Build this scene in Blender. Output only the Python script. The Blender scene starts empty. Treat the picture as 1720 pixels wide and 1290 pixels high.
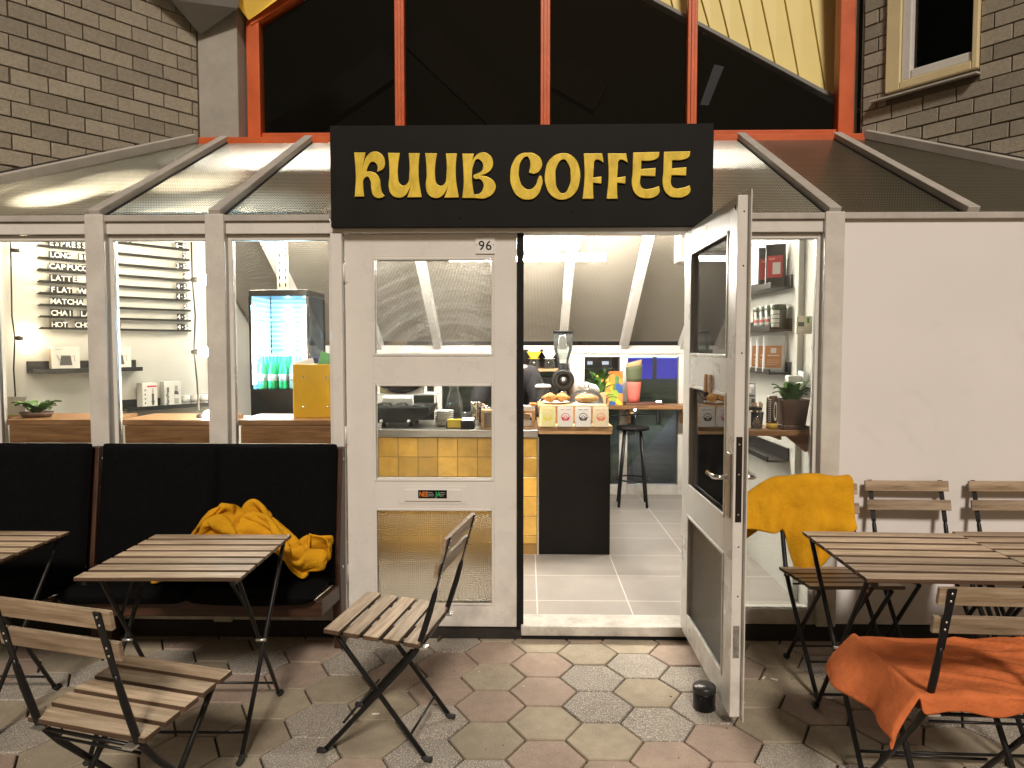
import bpy, bmesh, math, random
from mathutils import Vector, Matrix, noise as mnoise
R = math.radians
random.seed(7)
SC = bpy.context.scene
COL = SC.collection

# ---------------------------------------------------------------- camera, sky, sun, exposure
CAM_D, CAM_H = 3.757, 1.55
PITCH = math.atan(63/1200); YAW = math.atan(25/1200)
cd = bpy.data.cameras.new('camera'); cam = bpy.data.objects.new('camera', cd); COL.objects.link(cam)
cd.sensor_width = 36; cd.lens = 1200/1720*36; cd.clip_start = 0.05; cd.clip_end = 500
cam.location = (0, -CAM_D, CAM_H); cam.rotation_euler = (R(90)-PITCH, 0, YAW)
SC.camera = cam
SUN_EL, SUN_AZ = R(39), R(6)           # low street light from behind the camera, a little to the right
w = bpy.data.worlds.new('World'); SC.world = w; w.use_nodes = True
nt = w.node_tree; bg = nt.nodes['Background']
sky = nt.nodes.new('ShaderNodeTexSky'); sky.sky_type = 'NISHITA'; sky.sun_disc = False
sky.sun_elevation = SUN_EL; sky.sun_rotation = R(180)-SUN_AZ
tint = nt.nodes.new('ShaderNodeMix'); tint.data_type = 'RGBA'; tint.blend_type = 'MULTIPLY'; tint.inputs['Factor'].default_value = 1; tint.inputs['B'].default_value = (1, .66, .36, 1)   # sodium-lit night haze
nt.links.new(sky.outputs[0], tint.inputs['A']); nt.links.new(tint.outputs['Result'], bg.inputs[0]); bg.inputs[1].default_value = 0.03
sd = bpy.data.lights.new('street_light_glow', 'SUN'); sun = bpy.data.objects.new('street_light_glow', sd); COL.objects.link(sun)
sd.energy = 2.15; sd.angle = R(9); sd.color = (1.0, .885, .765)
sv = Vector((math.sin(SUN_AZ)*math.cos(SUN_EL), -math.cos(SUN_AZ)*math.cos(SUN_EL), math.sin(SUN_EL)))
sun.rotation_euler = sv.to_track_quat('Z', 'Y').to_euler(); sun.location = (2, -9, 7)
SC.view_settings.view_transform = 'Standard'; SC.view_settings.look = 'None'
SC.view_settings.exposure = 0.28; SC.view_settings.gamma = 1.0
SC.cycles.use_denoising = True
SC.cycles.max_bounces = 10; SC.cycles.transparent_max_bounces = 16; SC.cycles.sample_clamp_indirect = 6
SC.cycles.caustics_reflective = False; SC.cycles.caustics_refractive = False
TUBE_E, BULB_E = 330.0, 330.0

# ---------------------------------------------------------------- survey: photograph points to metres on known planes
def ray(px, py):
    x = (px-860)/1200; y = -(py-645)/1200
    cp, sp = math.cos(PITCH), math.sin(PITCH); f = cp+y*sp; u = y*cp-sp
    cy, sy = math.cos(YAW), math.sin(YAW)
    return Vector((x*cy-f*sy, f*cy+x*sy, u))
def at(px, py, Y):
    r = ray(px, py); t = (Y+CAM_D)/r.y; return Vector((r.x*t, Y, CAM_H+r.z*t))
def az(px, py, Z):
    r = ray(px, py); t = (Z-CAM_H)/r.z; return Vector((r.x*t, -CAM_D+r.y*t, Z))
def ax(px, py, X):
    r = ray(px, py); t = X/r.x; return Vector((X, -CAM_D+r.y*t, CAM_H+r.z*t))
CX, CY_ = 2.45, 1.6                       # inner corners of the two angled brick walls
WU = math.sin(R(37)), math.cos(R(37))
def aw(px, py, side, off=0.0):             # local (x, z) on an angled wall; side -1 left, 1 right; off = distance in front of it
    r = ray(px, py); n = Vector((-side*WU[1], -WU[0], 0)); o = Vector((side*CX, CY_, 0))+n*off
    c = Vector((0, -CAM_D, CAM_H)); t = (o-c).dot(n)/r.dot(n); p = c+r*t
    ux = Vector((WU[0], WU[1], 0)) if side < 0 else Vector((WU[0], -WU[1], 0))
    return (p-Vector((side*CX, CY_, 0))).dot(ux), p.z
WROT = {-1: math.atan2(WU[1], WU[0]), 1: math.atan2(-WU[1], WU[0])}

# ---------------------------------------------------------------- materials
def mat(name, col, rough=.6, metal=0, spread=0, scale=8, stretch=(1, 1, 1), bump=0, bscale=None, col2=None, rnd=0, coat=0,
        emit=0, ecol=None, spec=.5, trans=0, detail=4):
    m = bpy.data.materials.get(name)
    if m: return m
    m = bpy.data.materials.new(name); m.use_nodes = True; t = m.node_tree; N = t.nodes; L = t.links
    b = N['Principled BSDF']
    b.inputs['Roughness'].default_value = rough; b.inputs['Metallic'].default_value = metal
    b.inputs['Specular IOR Level'].default_value = spec; b.inputs['Coat Weight'].default_value = coat
    b.inputs['Transmission Weight'].default_value = trans
    c1 = (*col, 1); b.inputs['Base Color'].default_value = c1
    tc = N.new('ShaderNodeTexCoord'); mp = N.new('ShaderNodeMapping'); mp.inputs['Scale'].default_value = stretch
    L.new(tc.outputs['Object'], mp.inputs[0])
    out = None
    if spread or col2:
        n = N.new('ShaderNodeTexNoise'); n.inputs['Scale'].default_value = scale; n.inputs['Detail'].default_value = detail
        n.inputs['Roughness'].default_value = .65
        L.new(mp.outputs[0], n.inputs['Vector'])
        rp = N.new('ShaderNodeValToRGB'); rp.color_ramp.elements[0].position = .32; rp.color_ramp.elements[1].position = .68
        c2 = col2 or tuple(max(0, c*(1-spread)) for c in col); c3 = col if col2 else tuple(min(1, c*(1+spread)) for c in col)
        rp.color_ramp.elements[0].color = (*c2, 1); rp.color_ramp.elements[1].color = (*c3, 1)
        L.new(n.outputs['Fac'], rp.inputs[0]); out = rp.outputs[0]
        rr = N.new('ShaderNodeMapRange'); rr.inputs['To Min'].default_value = max(.02, rough-.1); rr.inputs['To Max'].default_value = min(1, rough+.12)
        L.new(n.outputs['Fac'], rr.inputs['Value']); L.new(rr.outputs[0], b.inputs['Roughness'])
    if rnd:
        at_ = N.new('ShaderNodeAttribute'); at_.attribute_name = 'rnd'
        mr = N.new('ShaderNodeMapRange'); mr.inputs['To Min'].default_value = 1-rnd; mr.inputs['To Max'].default_value = 1+rnd
        L.new(at_.outputs['Fac'], mr.inputs['Value'])
        mx = N.new('ShaderNodeMix'); mx.data_type = 'RGBA'; mx.blend_type = 'MULTIPLY'; mx.inputs['Factor'].default_value = 1
        if out: L.new(out, mx.inputs['A'])
        else: mx.inputs['A'].default_value = c1
        L.new(mr.outputs[0], mx.inputs['B']); out = mx.outputs['Result']
    if out: L.new(out, b.inputs['Base Color'])
    if bump:
        n2 = N.new('ShaderNodeTexNoise'); n2.inputs['Scale'].default_value = bscale or scale*4; n2.inputs['Detail'].default_value = 3
        L.new(mp.outputs[0], n2.inputs['Vector'])
        bp = N.new('ShaderNodeBump'); bp.inputs['Strength'].default_value = bump; bp.inputs['Distance'].default_value = .004
        L.new(n2.outputs['Fac'], bp.inputs['Height']); L.new(bp.outputs[0], b.inputs['Normal'])
    if emit:
        b.inputs['Emission Color'].default_value = (*(ecol or col), 1); b.inputs['Emission Strength'].default_value = emit
    return m

def wood(name, dark, light, axis=0, rough=.55, scale=9, rnd=.25, bump=.25):
    st = [14, 14, 14]; st[axis] = 1.2
    m = wood0(name, dark, light, st, rough, scale, rnd, bump); t = m.node_tree; N = t.nodes; L = t.links     # every board cut from another place in the grain
    mp = [n for n in N if n.bl_idname == 'ShaderNodeMapping'][0]; a = N.new('ShaderNodeAttribute'); a.attribute_name = 'rnd'; k = N.new('ShaderNodeMath'); k.operation = 'MULTIPLY'; k.inputs[1].default_value = 61
    cb = N.new('ShaderNodeCombineXYZ'); L.new(a.outputs['Fac'], k.inputs[0]); L.new(k.outputs[0], cb.inputs[0]); L.new(k.outputs[0], cb.inputs[1]); L.new(k.outputs[0], cb.inputs[2]); L.new(cb.outputs[0], mp.inputs['Location'])
    return m
def wood0(name, dark, light, st, rough, scale, rnd, bump):
    return mat(name, light, rough, 0, col2=dark, scale=scale*.35, stretch=st, bump=bump, bscale=scale*1.1, rnd=rnd, detail=6)

def glass(name, tint=(1, 1, 1), haze=0.0, hcol=(.8, .8, .8), streak=0.0, ior=1.45):
    m = bpy.data.materials.new(name); m.use_nodes = True; t = m.node_tree; N = t.nodes; L = t.links
    N.remove(N['Principled BSDF']); o = N['Material Output']
    tr = N.new('ShaderNodeBsdfTransparent'); tr.inputs[0].default_value = (*tint, 1)
    gl = N.new('ShaderNodeBsdfGlossy'); gl.inputs['Roughness'].default_value = .015
    fr = N.new('ShaderNodeFresnel'); fr.inputs[0].default_value = ior
    mx = N.new('ShaderNodeMixShader'); L.new(fr.outputs[0], mx.inputs[0]); L.new(tr.outputs[0], mx.inputs[1]); L.new(gl.outputs[0], mx.inputs[2])
    last = mx.outputs[0]
    if haze or streak:
        d = N.new('ShaderNodeBsdfDiffuse'); d.inputs[0].default_value = (*hcol, 1); tl = N.new('ShaderNodeBsdfTranslucent'); tl.inputs[0].default_value = (*hcol, 1)
        m1 = N.new('ShaderNodeMixShader'); m1.inputs[0].default_value = .6; L.new(d.outputs[0], m1.inputs[1]); L.new(tl.outputs[0], m1.inputs[2])
        m2 = N.new('ShaderNodeMixShader'); L.new(last, m2.inputs[1]); L.new(m1.outputs[0], m2.inputs[2])
        tc = N.new('ShaderNodeTexCoord'); n = N.new('ShaderNodeTexNoise'); n.inputs['Scale'].default_value = 6; n.inputs['Detail'].default_value = 8; n.inputs['Distortion'].default_value = 1.5
        L.new(tc.outputs['Object'], n.inputs['Vector'])
        mr = N.new('ShaderNodeMapRange'); mr.inputs['From Min'].default_value = .4; mr.inputs['From Max'].default_value = .75
        mr.inputs['To Min'].default_value = haze; mr.inputs['To Max'].default_value = haze+streak
        L.new(n.outputs['Fac'], mr.inputs['Value']); L.new(mr.outputs[0], m2.inputs[0]); last = m2.outputs[0]
    L.new(last, o.inputs[0]); return m

def ribbed(name, axes='xz', freq=420, clear=.35, dif=.35, tint=(.9, .92, .86), rough=.12, body=.0, bcol=(.4, .37, .31)):
    """ribbed obscured glass: glossy ribs over a pane that scatters most of what passes"""
    m = bpy.data.materials.new(name); m.use_nodes = True; t = m.node_tree; N = t.nodes; L = t.links
    N.remove(N['Principled BSDF']); o = N['Material Output']
    tc = N.new('ShaderNodeTexCoord'); hs = None
    for a in axes:
        mp = N.new('ShaderNodeMapping'); L.new(tc.outputs['Object'], mp.inputs[0])
        wv = N.new('ShaderNodeTexWave'); wv.bands_direction = a.upper(); wv.inputs['Scale'].default_value = freq/20; wv.inputs['Distortion'].default_value = .3
        L.new(mp.outputs[0], wv.inputs['Vector'])
        if hs is None: hs = wv.outputs['Fac']
        else:
            ad = N.new('ShaderNodeMath'); ad.operation = 'ADD'; L.new(hs, ad.inputs[0]); L.new(wv.outputs['Fac'], ad.inputs[1]); hs = ad.outputs[0]
    n = N.new('ShaderNodeTexNoise'); n.inputs['Scale'].default_value = 4; n.inputs['Detail'].default_value = 5; L.new(tc.outputs['Object'], n.inputs['Vector'])
    bp = N.new('ShaderNodeBump'); bp.inputs['Strength'].default_value = .5; bp.inputs['Distance'].default_value = .004; L.new(hs, bp.inputs['Height'])
    tr = N.new('ShaderNodeBsdfTransparent'); tr.inputs[0].default_value = (*tint, 1)
    tl = N.new('ShaderNodeBsdfTranslucent'); tl.inputs[0].default_value = (*tint, 1); L.new(bp.outputs[0], tl.inputs['Normal'])
    rf = N.new('ShaderNodeBsdfRefraction'); rf.inputs['Roughness'].default_value = .25; rf.inputs['IOR'].default_value = 1.15; rf.inputs[0].default_value = (*tint, 1); L.new(bp.outputs[0], rf.inputs['Normal'])
    gl = N.new('ShaderNodeBsdfGlossy'); gl.inputs['Roughness'].default_value = rough; L.new(bp.outputs[0], gl.inputs['Normal'])
    m1 = N.new('ShaderNodeMixShader'); m1.inputs[0].default_value = clear; L.new(rf.outputs[0], m1.inputs[1]); L.new(tr.outputs[0], m1.inputs[2])
    m2 = N.new('ShaderNodeMixShader'); L.new(m1.outputs[0], m2.inputs[1]); L.new(tl.outputs[0], m2.inputs[2])
    mr = N.new('ShaderNodeMapRange'); mr.inputs['To Min'].default_value = dif*.88; mr.inputs['To Max'].default_value = min(1, dif*1.1); L.new(n.outputs['Fac'], mr.inputs['Value']); L.new(mr.outputs[0], m2.inputs[0])
    fr = N.new('ShaderNodeFresnel'); fr.inputs[0].default_value = 1.5; L.new(bp.outputs[0], fr.inputs['Normal'])
    db = N.new('ShaderNodeBsdfDiffuse'); db.inputs[0].default_value = (*bcol, 1); L.new(bp.outputs[0], db.inputs['Normal'])
    m4 = N.new('ShaderNodeMixShader'); m4.inputs[0].default_value = body; L.new(m2.outputs[0], m4.inputs[1]); L.new(db.outputs[0], m4.inputs[2])
    m3 = N.new('ShaderNodeMixShader'); L.new(fr.outputs[0], m3.inputs[0]); L.new(m4.outputs[0], m3.inputs[1]); L.new(gl.outputs[0], m3.inputs[2])
    L.new(m3.outputs[0], o.inputs[0]); return m

def flat(col, rough=.6, **k): return mat('paint_%02x%02x%02x_%d' % (*[int(max(0, min(1, c))*255) for c in col], int(rough*100)), col, rough, **k)

WHITE = mat('white_gloss_paint', (.70, .68, .64), .28, spread=.05, scale=3, bump=.22, bscale=90)
WHITE_OLD = mat('worn_white_paint', (.60, .58, .53), .34, spread=.12, scale=5, bump=.3, bscale=70)
PLASTER = mat('white_plaster', (.52, .51, .47), .8, spread=.04, scale=2, bump=.15, bscale=60)
PANEL = mat('white_board', (.76, .73, .72), .55, spread=.025, scale=1.2)
def grime(m, zmax=.4, amt=.5, col=(.16, .13, .10)):      # splash dirt low down, a few scuffs
    t = m.node_tree; N = t.nodes; L = t.links; b = N['Principled BSDF']; src = b.inputs['Base Color'].links[0].from_socket
    tc = N.new('ShaderNodeTexCoord'); sp = N.new('ShaderNodeSeparateXYZ'); L.new(tc.outputs['Object'], sp.inputs[0])
    n = N.new('ShaderNodeTexNoise'); n.inputs['Scale'].default_value = 7; n.inputs['Detail'].default_value = 9; n.inputs['Roughness'].default_value = .7; L.new(tc.outputs['Object'], n.inputs['Vector'])
    g = N.new('ShaderNodeMapRange'); g.inputs['From Min'].default_value = zmax; g.inputs['From Max'].default_value = .05; L.new(sp.outputs[2], g.inputs['Value'])
    k = N.new('ShaderNodeMapRange'); k.inputs['From Min'].default_value = .42; k.inputs['From Max'].default_value = .75; k.inputs['To Max'].default_value = amt; L.new(n.outputs['Fac'], k.inputs['Value'])
    mu = N.new('ShaderNodeMath'); mu.operation = 'MULTIPLY'; L.new(g.outputs[0], mu.inputs[0]); L.new(k.outputs[0], mu.inputs[1])
    n2 = N.new('ShaderNodeTexNoise'); n2.inputs['Scale'].default_value = 2.3; n2.inputs['Detail'].default_value = 12; n2.inputs['Distortion'].default_value = 1.2; L.new(tc.outputs['Object'], n2.inputs['Vector'])
    k2 = N.new('ShaderNodeMapRange'); k2.inputs['From Min'].default_value = .62; k2.inputs['From Max'].default_value = .8; k2.inputs['To Max'].default_value = .16; L.new(n2.outputs['Fac'], k2.inputs['Value'])
    ad = N.new('ShaderNodeMath'); ad.operation = 'ADD'; L.new(mu.outputs[0], ad.inputs[0]); L.new(k2.outputs[0], ad.inputs[1])
    mx = N.new('ShaderNodeMix'); mx.data_type = 'RGBA'; L.new(ad.outputs[0], mx.inputs['Factor']); L.new(src, mx.inputs['A']); mx.inputs['B'].default_value = (*col, 1); L.new(mx.outputs['Result'], b.inputs['Base Color'])
grime(PANEL, .35, .35); grime(WHITE, .45, .6); grime(WHITE_OLD, .6, .7)
RAFT = mat('grey_white_bars', (.46, .43, .39), .42, spread=.12, scale=6, bump=.15, bscale=50)
REDP = mat('orange_red_paint', (.55, .10, .02), .38, spread=.14, scale=4, bump=.1, bscale=60)
YELP = mat('yellow_panel_paint', (.88, .74, .29), .5, spread=.05, scale=2)
GREYP = mat('grey_panel_paint', (.17, .165, .15), .6, spread=.06, scale=2)
CONC = mat('concrete', (.33, .31, .27), .85, spread=.12, scale=5, bump=.5, bscale=110)
BRICK = mat('grey_concrete_brick', (.335, .298, .235), .95, spread=.16, scale=70, bump=1.0, bscale=170, rnd=.20)
MORTAR = mat('mortar', (.115, .095, .065), .95, spread=.2, scale=40)
BLACKM = mat('black_powder_steel', (.012, .012, .013), .38, metal=.3, spread=.2, scale=30)
BLACK = mat('black_matt', (.009, .009, .009), .6, spread=.2, scale=12, spec=.2)
BLACKG = mat('black_gloss', (.006, .006, .0065), .25, spec=.25)
RUBBER = mat('black_rubber', (.02, .02, .02), .75)
STEEL = mat('brushed_steel', (.62, .60, .57), .3, metal=1, spread=.08, scale=5, stretch=(1, 30, 30), bump=.05)
CHROME = mat('chrome', (.8, .8, .8), .1, metal=1)
GOLD = mat('gold_paint', (.74, .54, .055), .35, metal=.12, spread=.16, scale=14, stretch=(2, 1, 1), bump=.08)
SIGNB = mat('sign_black', (.010, .010, .0095), .55, spread=.3, scale=2, spec=.12)
GLASS = glass('clear_glass', (.97, .98, .97), haze=.003, streak=.012)
GLASSM = glass('misted_glass', (.95, .96, .96), haze=.06, streak=.26, hcol=(.6, .6, .58))
def wiped(m):      # wiped arcs and dried drops on the upper pane
    t = m.node_tree; N = t.nodes; L = t.links; n = [x for x in N if x.bl_idname == 'ShaderNodeTexNoise'][0]; mr = [x for x in N if x.bl_idname == 'ShaderNodeMapRange'][0]
    tc = [x for x in N if x.bl_idname == 'ShaderNodeTexCoord'][0]; sp = N.new('ShaderNodeSeparateXYZ'); L.new(tc.outputs['Object'], sp.inputs[0])
    dx = N.new('ShaderNodeMath'); dx.operation = 'SUBTRACT'; L.new(sp.outputs[0], dx.inputs[0]); dx.inputs[1].default_value = .55
    dz = N.new('ShaderNodeMath'); dz.operation = 'SUBTRACT'; L.new(sp.outputs[2], dz.inputs[0]); dz.inputs[1].default_value = 1.25
    cb = N.new('ShaderNodeCombineXYZ'); L.new(dx.outputs[0], cb.inputs[0]); L.new(dz.outputs[0], cb.inputs[1]); ln = N.new('ShaderNodeVectorMath'); ln.operation = 'LENGTH'; L.new(cb.outputs[0], ln.inputs[0])
    c2 = N.new('ShaderNodeCombineXYZ'); k = N.new('ShaderNodeMath'); k.operation = 'MULTIPLY'; k.inputs[1].default_value = 26; L.new(ln.outputs['Value'], k.inputs[0]); L.new(k.outputs[0], c2.inputs[0]); k2 = N.new('ShaderNodeMath'); k2.operation = 'MULTIPLY'; k2.inputs[1].default_value = 2.2; L.new(dx.outputs[0], k2.inputs[0]); L.new(k2.outputs[0], c2.inputs[1])
    L.new(c2.outputs[0], n.inputs['Vector']); n.inputs['Scale'].default_value = 1.0; n.inputs['Distortion'].default_value = .4; n.inputs['Detail'].default_value = 7
    d = N.new('ShaderNodeTexNoise'); d.inputs['Scale'].default_value = 75; d.inputs['Detail'].default_value = 2; L.new(tc.outputs['Object'], d.inputs['Vector'])
    dm = N.new('ShaderNodeTexNoise'); dm.inputs['Scale'].default_value = 3.3; L.new(tc.outputs['Object'], dm.inputs['Vector']); mu = N.new('ShaderNodeMath'); mu.operation = 'MULTIPLY'; L.new(d.outputs['Fac'], mu.inputs[0]); L.new(dm.outputs['Fac'], mu.inputs[1])
    r = N.new('ShaderNodeMapRange'); r.inputs['From Min'].default_value = .355; r.inputs['From Max'].default_value = .40; r.inputs['To Max'].default_value = .16; L.new(mu.outputs[0], r.inputs['Value'])
    ad = N.new('ShaderNodeMath'); ad.operation = 'ADD'; mx = mr.outputs[0].links[0].to_socket; L.new(mr.outputs[0], ad.inputs[0]); L.new(r.outputs[0], ad.inputs[1]); L.new(ad.outputs[0], mx)
wiped(GLASSM)
GLASSD = glass('dark_window_glass', (.98, .98, .97), ior=1.22)
GLASSO = glass('hazed_door_glass', (.97, .98, .97), haze=.035, streak=.10, hcol=(.7, .7, .66))  # pale haze mixed in to stand for reflections in the open door
GLASSJ = glass('jar_glass', (.93, .96, .95), haze=.05)
RIBROOF = ribbed('ribbed_roof_glass', 'xz', 430, .45, .9, (.99, .98, .91), rough=.1, body=.14, bcol=(.50, .45, .31))
RIBBACK = ribbed('wired_back_glass', 'xz', 480, .40, .10, (.62, .58, .50), rough=.22, body=.5, bcol=(.52, .47, .39))
RIBDOOR = ribbed('ribbed_door_glass', 'xz', 560, .40, .35, (.96, .95, .9))
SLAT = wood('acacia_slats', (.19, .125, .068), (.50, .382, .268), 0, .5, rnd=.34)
SLATE = wood('shaded_slat_edges', (.05, .028, .014), (.12, .07, .038), 0, .7, rnd=.2)  # slat sides darkened in colour for unlit edges and brown end grain
TEAK = wood('oiled_brown_wood', (.026, .011, .006), (.075, .032, .016), 2, .42, rnd=.15)
TEAKX = wood('oiled_brown_wood_rail', (.026, .011, .006), (.075, .032, .016), 0, .42, rnd=.15)
WALNUT = wood('warm_sill_wood', (.19, .085, .032), (.40, .21, .09), 0, .4, rnd=.1)
OAK = wood('light_counter_wood', (.36, .20, .09), (.60, .38, .19), 0, .45, rnd=.1)
CUSH = mat('black_cushion_fabric', (.0045, .0045, .005), .95, spread=.25, scale=60, bump=.3, bscale=600, spec=.05)
FLEECEY = mat('mustard_fleece', (.64, .32, .014), .95, spread=.14, scale=9, bump=.9, bscale=70, spec=.1)
FLEECEO = mat('orange_fleece', (.64, .18, .062), .95, spread=.16, scale=9, bump=.9, bscale=70, spec=.1)
TILEY = mat('mustard_glazed_tile', (.62, .37, .075), .14, spread=.16, scale=9, bump=.5, bscale=16, rnd=.24)
GROUT = mat('tile_grout', (.30, .17, .05), .8)
LEAF = mat('leaf_green', (.055, .14, .022), .45, spread=.35, scale=25, rnd=.3)
POTB = mat('brown_pot', (.075, .035, .02), .5, spread=.15, scale=10)
PAPER = mat('white_paper', (.78, .77, .74), .8)
KRAFT = mat('kraft_paper', (.52, .33, .17), .8, spread=.08, scale=12)
def emis(name, col, e, base=.8): return mat(name, (base, base, base), .5, emit=e, ecol=col)
TUBE = emis('lit_tube', (1.0, .92, .80), TUBE_E)
BULB = emis('lit_bulb', (1.0, .86, .62), BULB_E)
BULBW = emis('lit_wall_bulb', (1.0, .84, .58), 60)
LED = emis('fridge_led', (.42, .78, 1.0), 130)
LEDP = emis('fridge_back_light', (.32, .62, .95), .55)

# ---------------------------------------------------------------- mesh builder
class MB:
    def __init__(s): s.v = []; s.f = []; s.m = []; s.r = []; s.s = []
    def add(s, V, F, m=0, sm=False, r=None):
        k = len(s.v); r = random.random() if r is None else r
        s.v += [tuple(v) for v in V]
        for f in F: s.f.append([i+k for i in f]); s.m.append(m); s.r.append(r); s.s.append(sm)
        return s
    def box(s, x0, y0, z0, x1, y1, z1, m=0, r=None):
        V = [(x, y, z) for x in (x0, x1) for y in (y0, y1) for z in (z0, z1)]
        return s.add(V, [(0, 1, 3, 2), (4, 6, 7, 5), (0, 4, 5, 1), (2, 3, 7, 6), (0, 2, 6, 4), (1, 5, 7, 3)], m, False, r)
    def obb(s, c, X, Y, Z, m=0, r=None):
        c, X, Y, Z = map(Vector, (c, X, Y, Z))
        V = [c+a*X+b*Y+d*Z for a in (-1, 1) for b in (-1, 1) for d in (-1, 1)]
        return s.add(V, [(0, 1, 3, 2), (4, 6, 7, 5), (0, 4, 5, 1), (2, 3, 7, 6), (0, 2, 6, 4), (1, 5, 7, 3)], m, False, r)
    def bar(s, p, q, w, h, side=(1, 0, 0), m=0, r=None):    # rectangular bar p-q, w along side, h across
        p, q = Vector(p), Vector(q); d = q-p; S = Vector(side); n = d.normalized(); S = (S-n*S.dot(n)).normalized(); U = n.cross(S)
        return s.obb((p+q)/2, S*w/2, d/2, U*h/2, m, r)
    def tube(s, P, rad, n=8, m=0, close=False, flat=None):
        P = [Vector(p) for p in P]; rs = rad if isinstance(rad, (list, tuple)) else [rad]*len(P); V = []; F = []
        up = None; N = len(P)
        for i, p in enumerate(P):
            d = (P[(i+1) % N]-P[i-1]) if close else (P[min(i+1, N-1)]-P[max(i-1, 0)])
            d.normalize()
            if up is None: up = Vector((0, 0, 1)) if abs(d.z) < .9 else Vector((1, 0, 0))
            up = (up-d*up.dot(d)).normalized(); sd_ = d.cross(up)
            for k in range(n):
                a = 2*math.pi*k/n
                V.append(p+(up*math.cos(a)+sd_*math.sin(a))*rs[i])
        for i in range(N if close else N-1):
            j = (i+1) % N
            for k in range(n): F.append((i*n+k, i*n+(k+1) % n, j*n+(k+1) % n, j*n+k))
        s.add(V, F, m, True)
        if not close:
            k = len(s.v)-N*n
            s.f.append([k+i for i in range(n)][::-1]); s.m.append(m); s.r.append(.5); s.s.append(False)
            s.f.append([k+(N-1)*n+i for i in range(n)]); s.m.append(m); s.r.append(.5); s.s.append(False)
        return s
    def lathe(s, prof, c=(0, 0, 0), n=24, m=0, sm=True, ax='z'):
        V = []; F = []; K = len(prof); c = Vector(c)
        for k in range(n):
            a = 2*math.pi*k/n
            for r, z in prof:
                p = (r*math.cos(a), r*math.sin(a), z)
                if ax == 'y': p = (p[0], p[2], p[1])
                if ax == 'x': p = (p[2], p[0], p[1])
                V.append(c+Vector(p))
        for k in range(n):
            j = (k+1) % n
            for i in range(K-1): F.append((k*K+i, j*K+i, j*K+i+1, k*K+i+1))
        return s.add(V, F, m, sm)
    def prism(s, P, off, m=0, r=None):
        P = [Vector(p) for p in P]; n = len(P); off = Vector(off)
        V = P+[p+off for p in P]; F = [tuple(range(n)), tuple(range(2*n-1, n-1, -1))]+[(i, i+n, (i+1) % n+n, (i+1) % n) for i in range(n)]
        return s.add(V, F, m, False, r)
    def grid(s, fn, nu, nv, m=0, sm=True, closeu=False):
        V = [fn(i/nu, j/nv) for i in range(nu if closeu else nu+1) for j in range(nv+1)]
        M = nu if closeu else nu+1
        F = [(i*(nv+1)+j, ((i+1) % M)*(nv+1)+j, ((i+1) % M)*(nv+1)+j+1, i*(nv+1)+j+1) for i in range(nu) for j in range(nv)]
        return s.add(V, F, m, sm)
    def ell(s, c, rad, nu=16, nv=10, m=0, jit=0):
        c = Vector(c)
        def f(u, v):
            a = 2*math.pi*u; b = math.pi*(v-.5); d = Vector((math.cos(b)*math.cos(a), math.cos(b)*math.sin(a), math.sin(b)))
            k = 1+jit*mnoise.noise(d*2.3+c*9)
            return c+Vector((d.x*rad[0], d.y*rad[1], d.z*rad[2]))*k
        return s.grid(f, nu, nv, m, True, True)
    def leaf(s, base, tip, w, bend=.3, m=0):
        b, t = Vector(base), Vector(tip); d = t-b; L_ = d.length; S = d.cross(Vector((0, 0, 1)))
        S = S.normalized() if S.length > 1e-5 else Vector((1, 0, 0))
        V = []; F = []; K = 6
        for i in range(K+1):
            u = i/K; c = b+d*u+Vector((0, 0, L_*bend*math.sin(math.pi*u*.9))); ww = w*math.sin(math.pi*min(1, u*.92+.04))**.8
            V += [c-S*ww/2+Vector((0, 0, w*.12)), c, c+S*ww/2+Vector((0, 0, w*.12))]
        for i in range(K):
            for j in (0, 1): F.append((i*3+j, i*3+j+1, i*3+j+4, i*3+j+3))
        return s.add(V, F, m, True)
    def text(s, body, size, M, depth=.0015, m=0, spacing=1.0, align='LEFT', bold=0, xs=1.0):
        cu = bpy.data.curves.new('lettering', 'FONT'); cu.body = body; cu.size = size; cu.extrude = depth; cu.space_character = spacing
        cu.align_x = align; cu.offset = bold; cu.resolution_u = 3
        o = bpy.data.objects.new('lettering', cu); COL.objects.link(o)
        dg = bpy.context.evaluated_depsgraph_get(); dg.update()
        me = bpy.data.meshes.new_from_object(o.evaluated_get(dg))
        V = [M @ Vector((v.co.x*xs, v.co.y, v.co.z)) for v in me.vertices]; F = [tuple(p.vertices) for p in me.polygons]
        bpy.data.objects.remove(o); bpy.data.curves.remove(cu); bpy.data.meshes.remove(me)
        return s.add(V, F, m, False, .5)
    def build(s, name, mats, parent=None, W=False, bevel=0, seg=2, subsurf=0, label=None, solid=0):
        me = bpy.data.meshes.new(name)
        V = s.v
        if W and parent:
            r = parent
            while r.parent: r = r.parent
            o_ = r.location; V = [(x-o_.x, y-o_.y, z-o_.z) for x, y, z in V]
        me.from_pydata(V, [], s.f)
        for x in (mats if isinstance(mats, (list, tuple)) else [mats]): me.materials.append(x)
        me.polygons.foreach_set('material_index', s.m); me.polygons.foreach_set('use_smooth', s.s)
        a = me.attributes.new('rnd', 'FLOAT', 'FACE'); a.data.foreach_set('value', s.r)
        b = bmesh.new(); b.from_mesh(me); bmesh.ops.recalc_face_normals(b, faces=b.faces); b.to_mesh(me); b.free(); me.update()
        o = bpy.data.objects.new(name, me); COL.objects.link(o)
        if parent: o.parent = parent
        if solid:
            md = o.modifiers.new('thickness', 'SOLIDIFY'); md.thickness = solid; md.offset = 0
        if bevel:
            md = o.modifiers.new('edges', 'BEVEL'); md.width = bevel; md.segments = seg; md.limit_method = 'ANGLE'; md.angle_limit = R(40)
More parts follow.
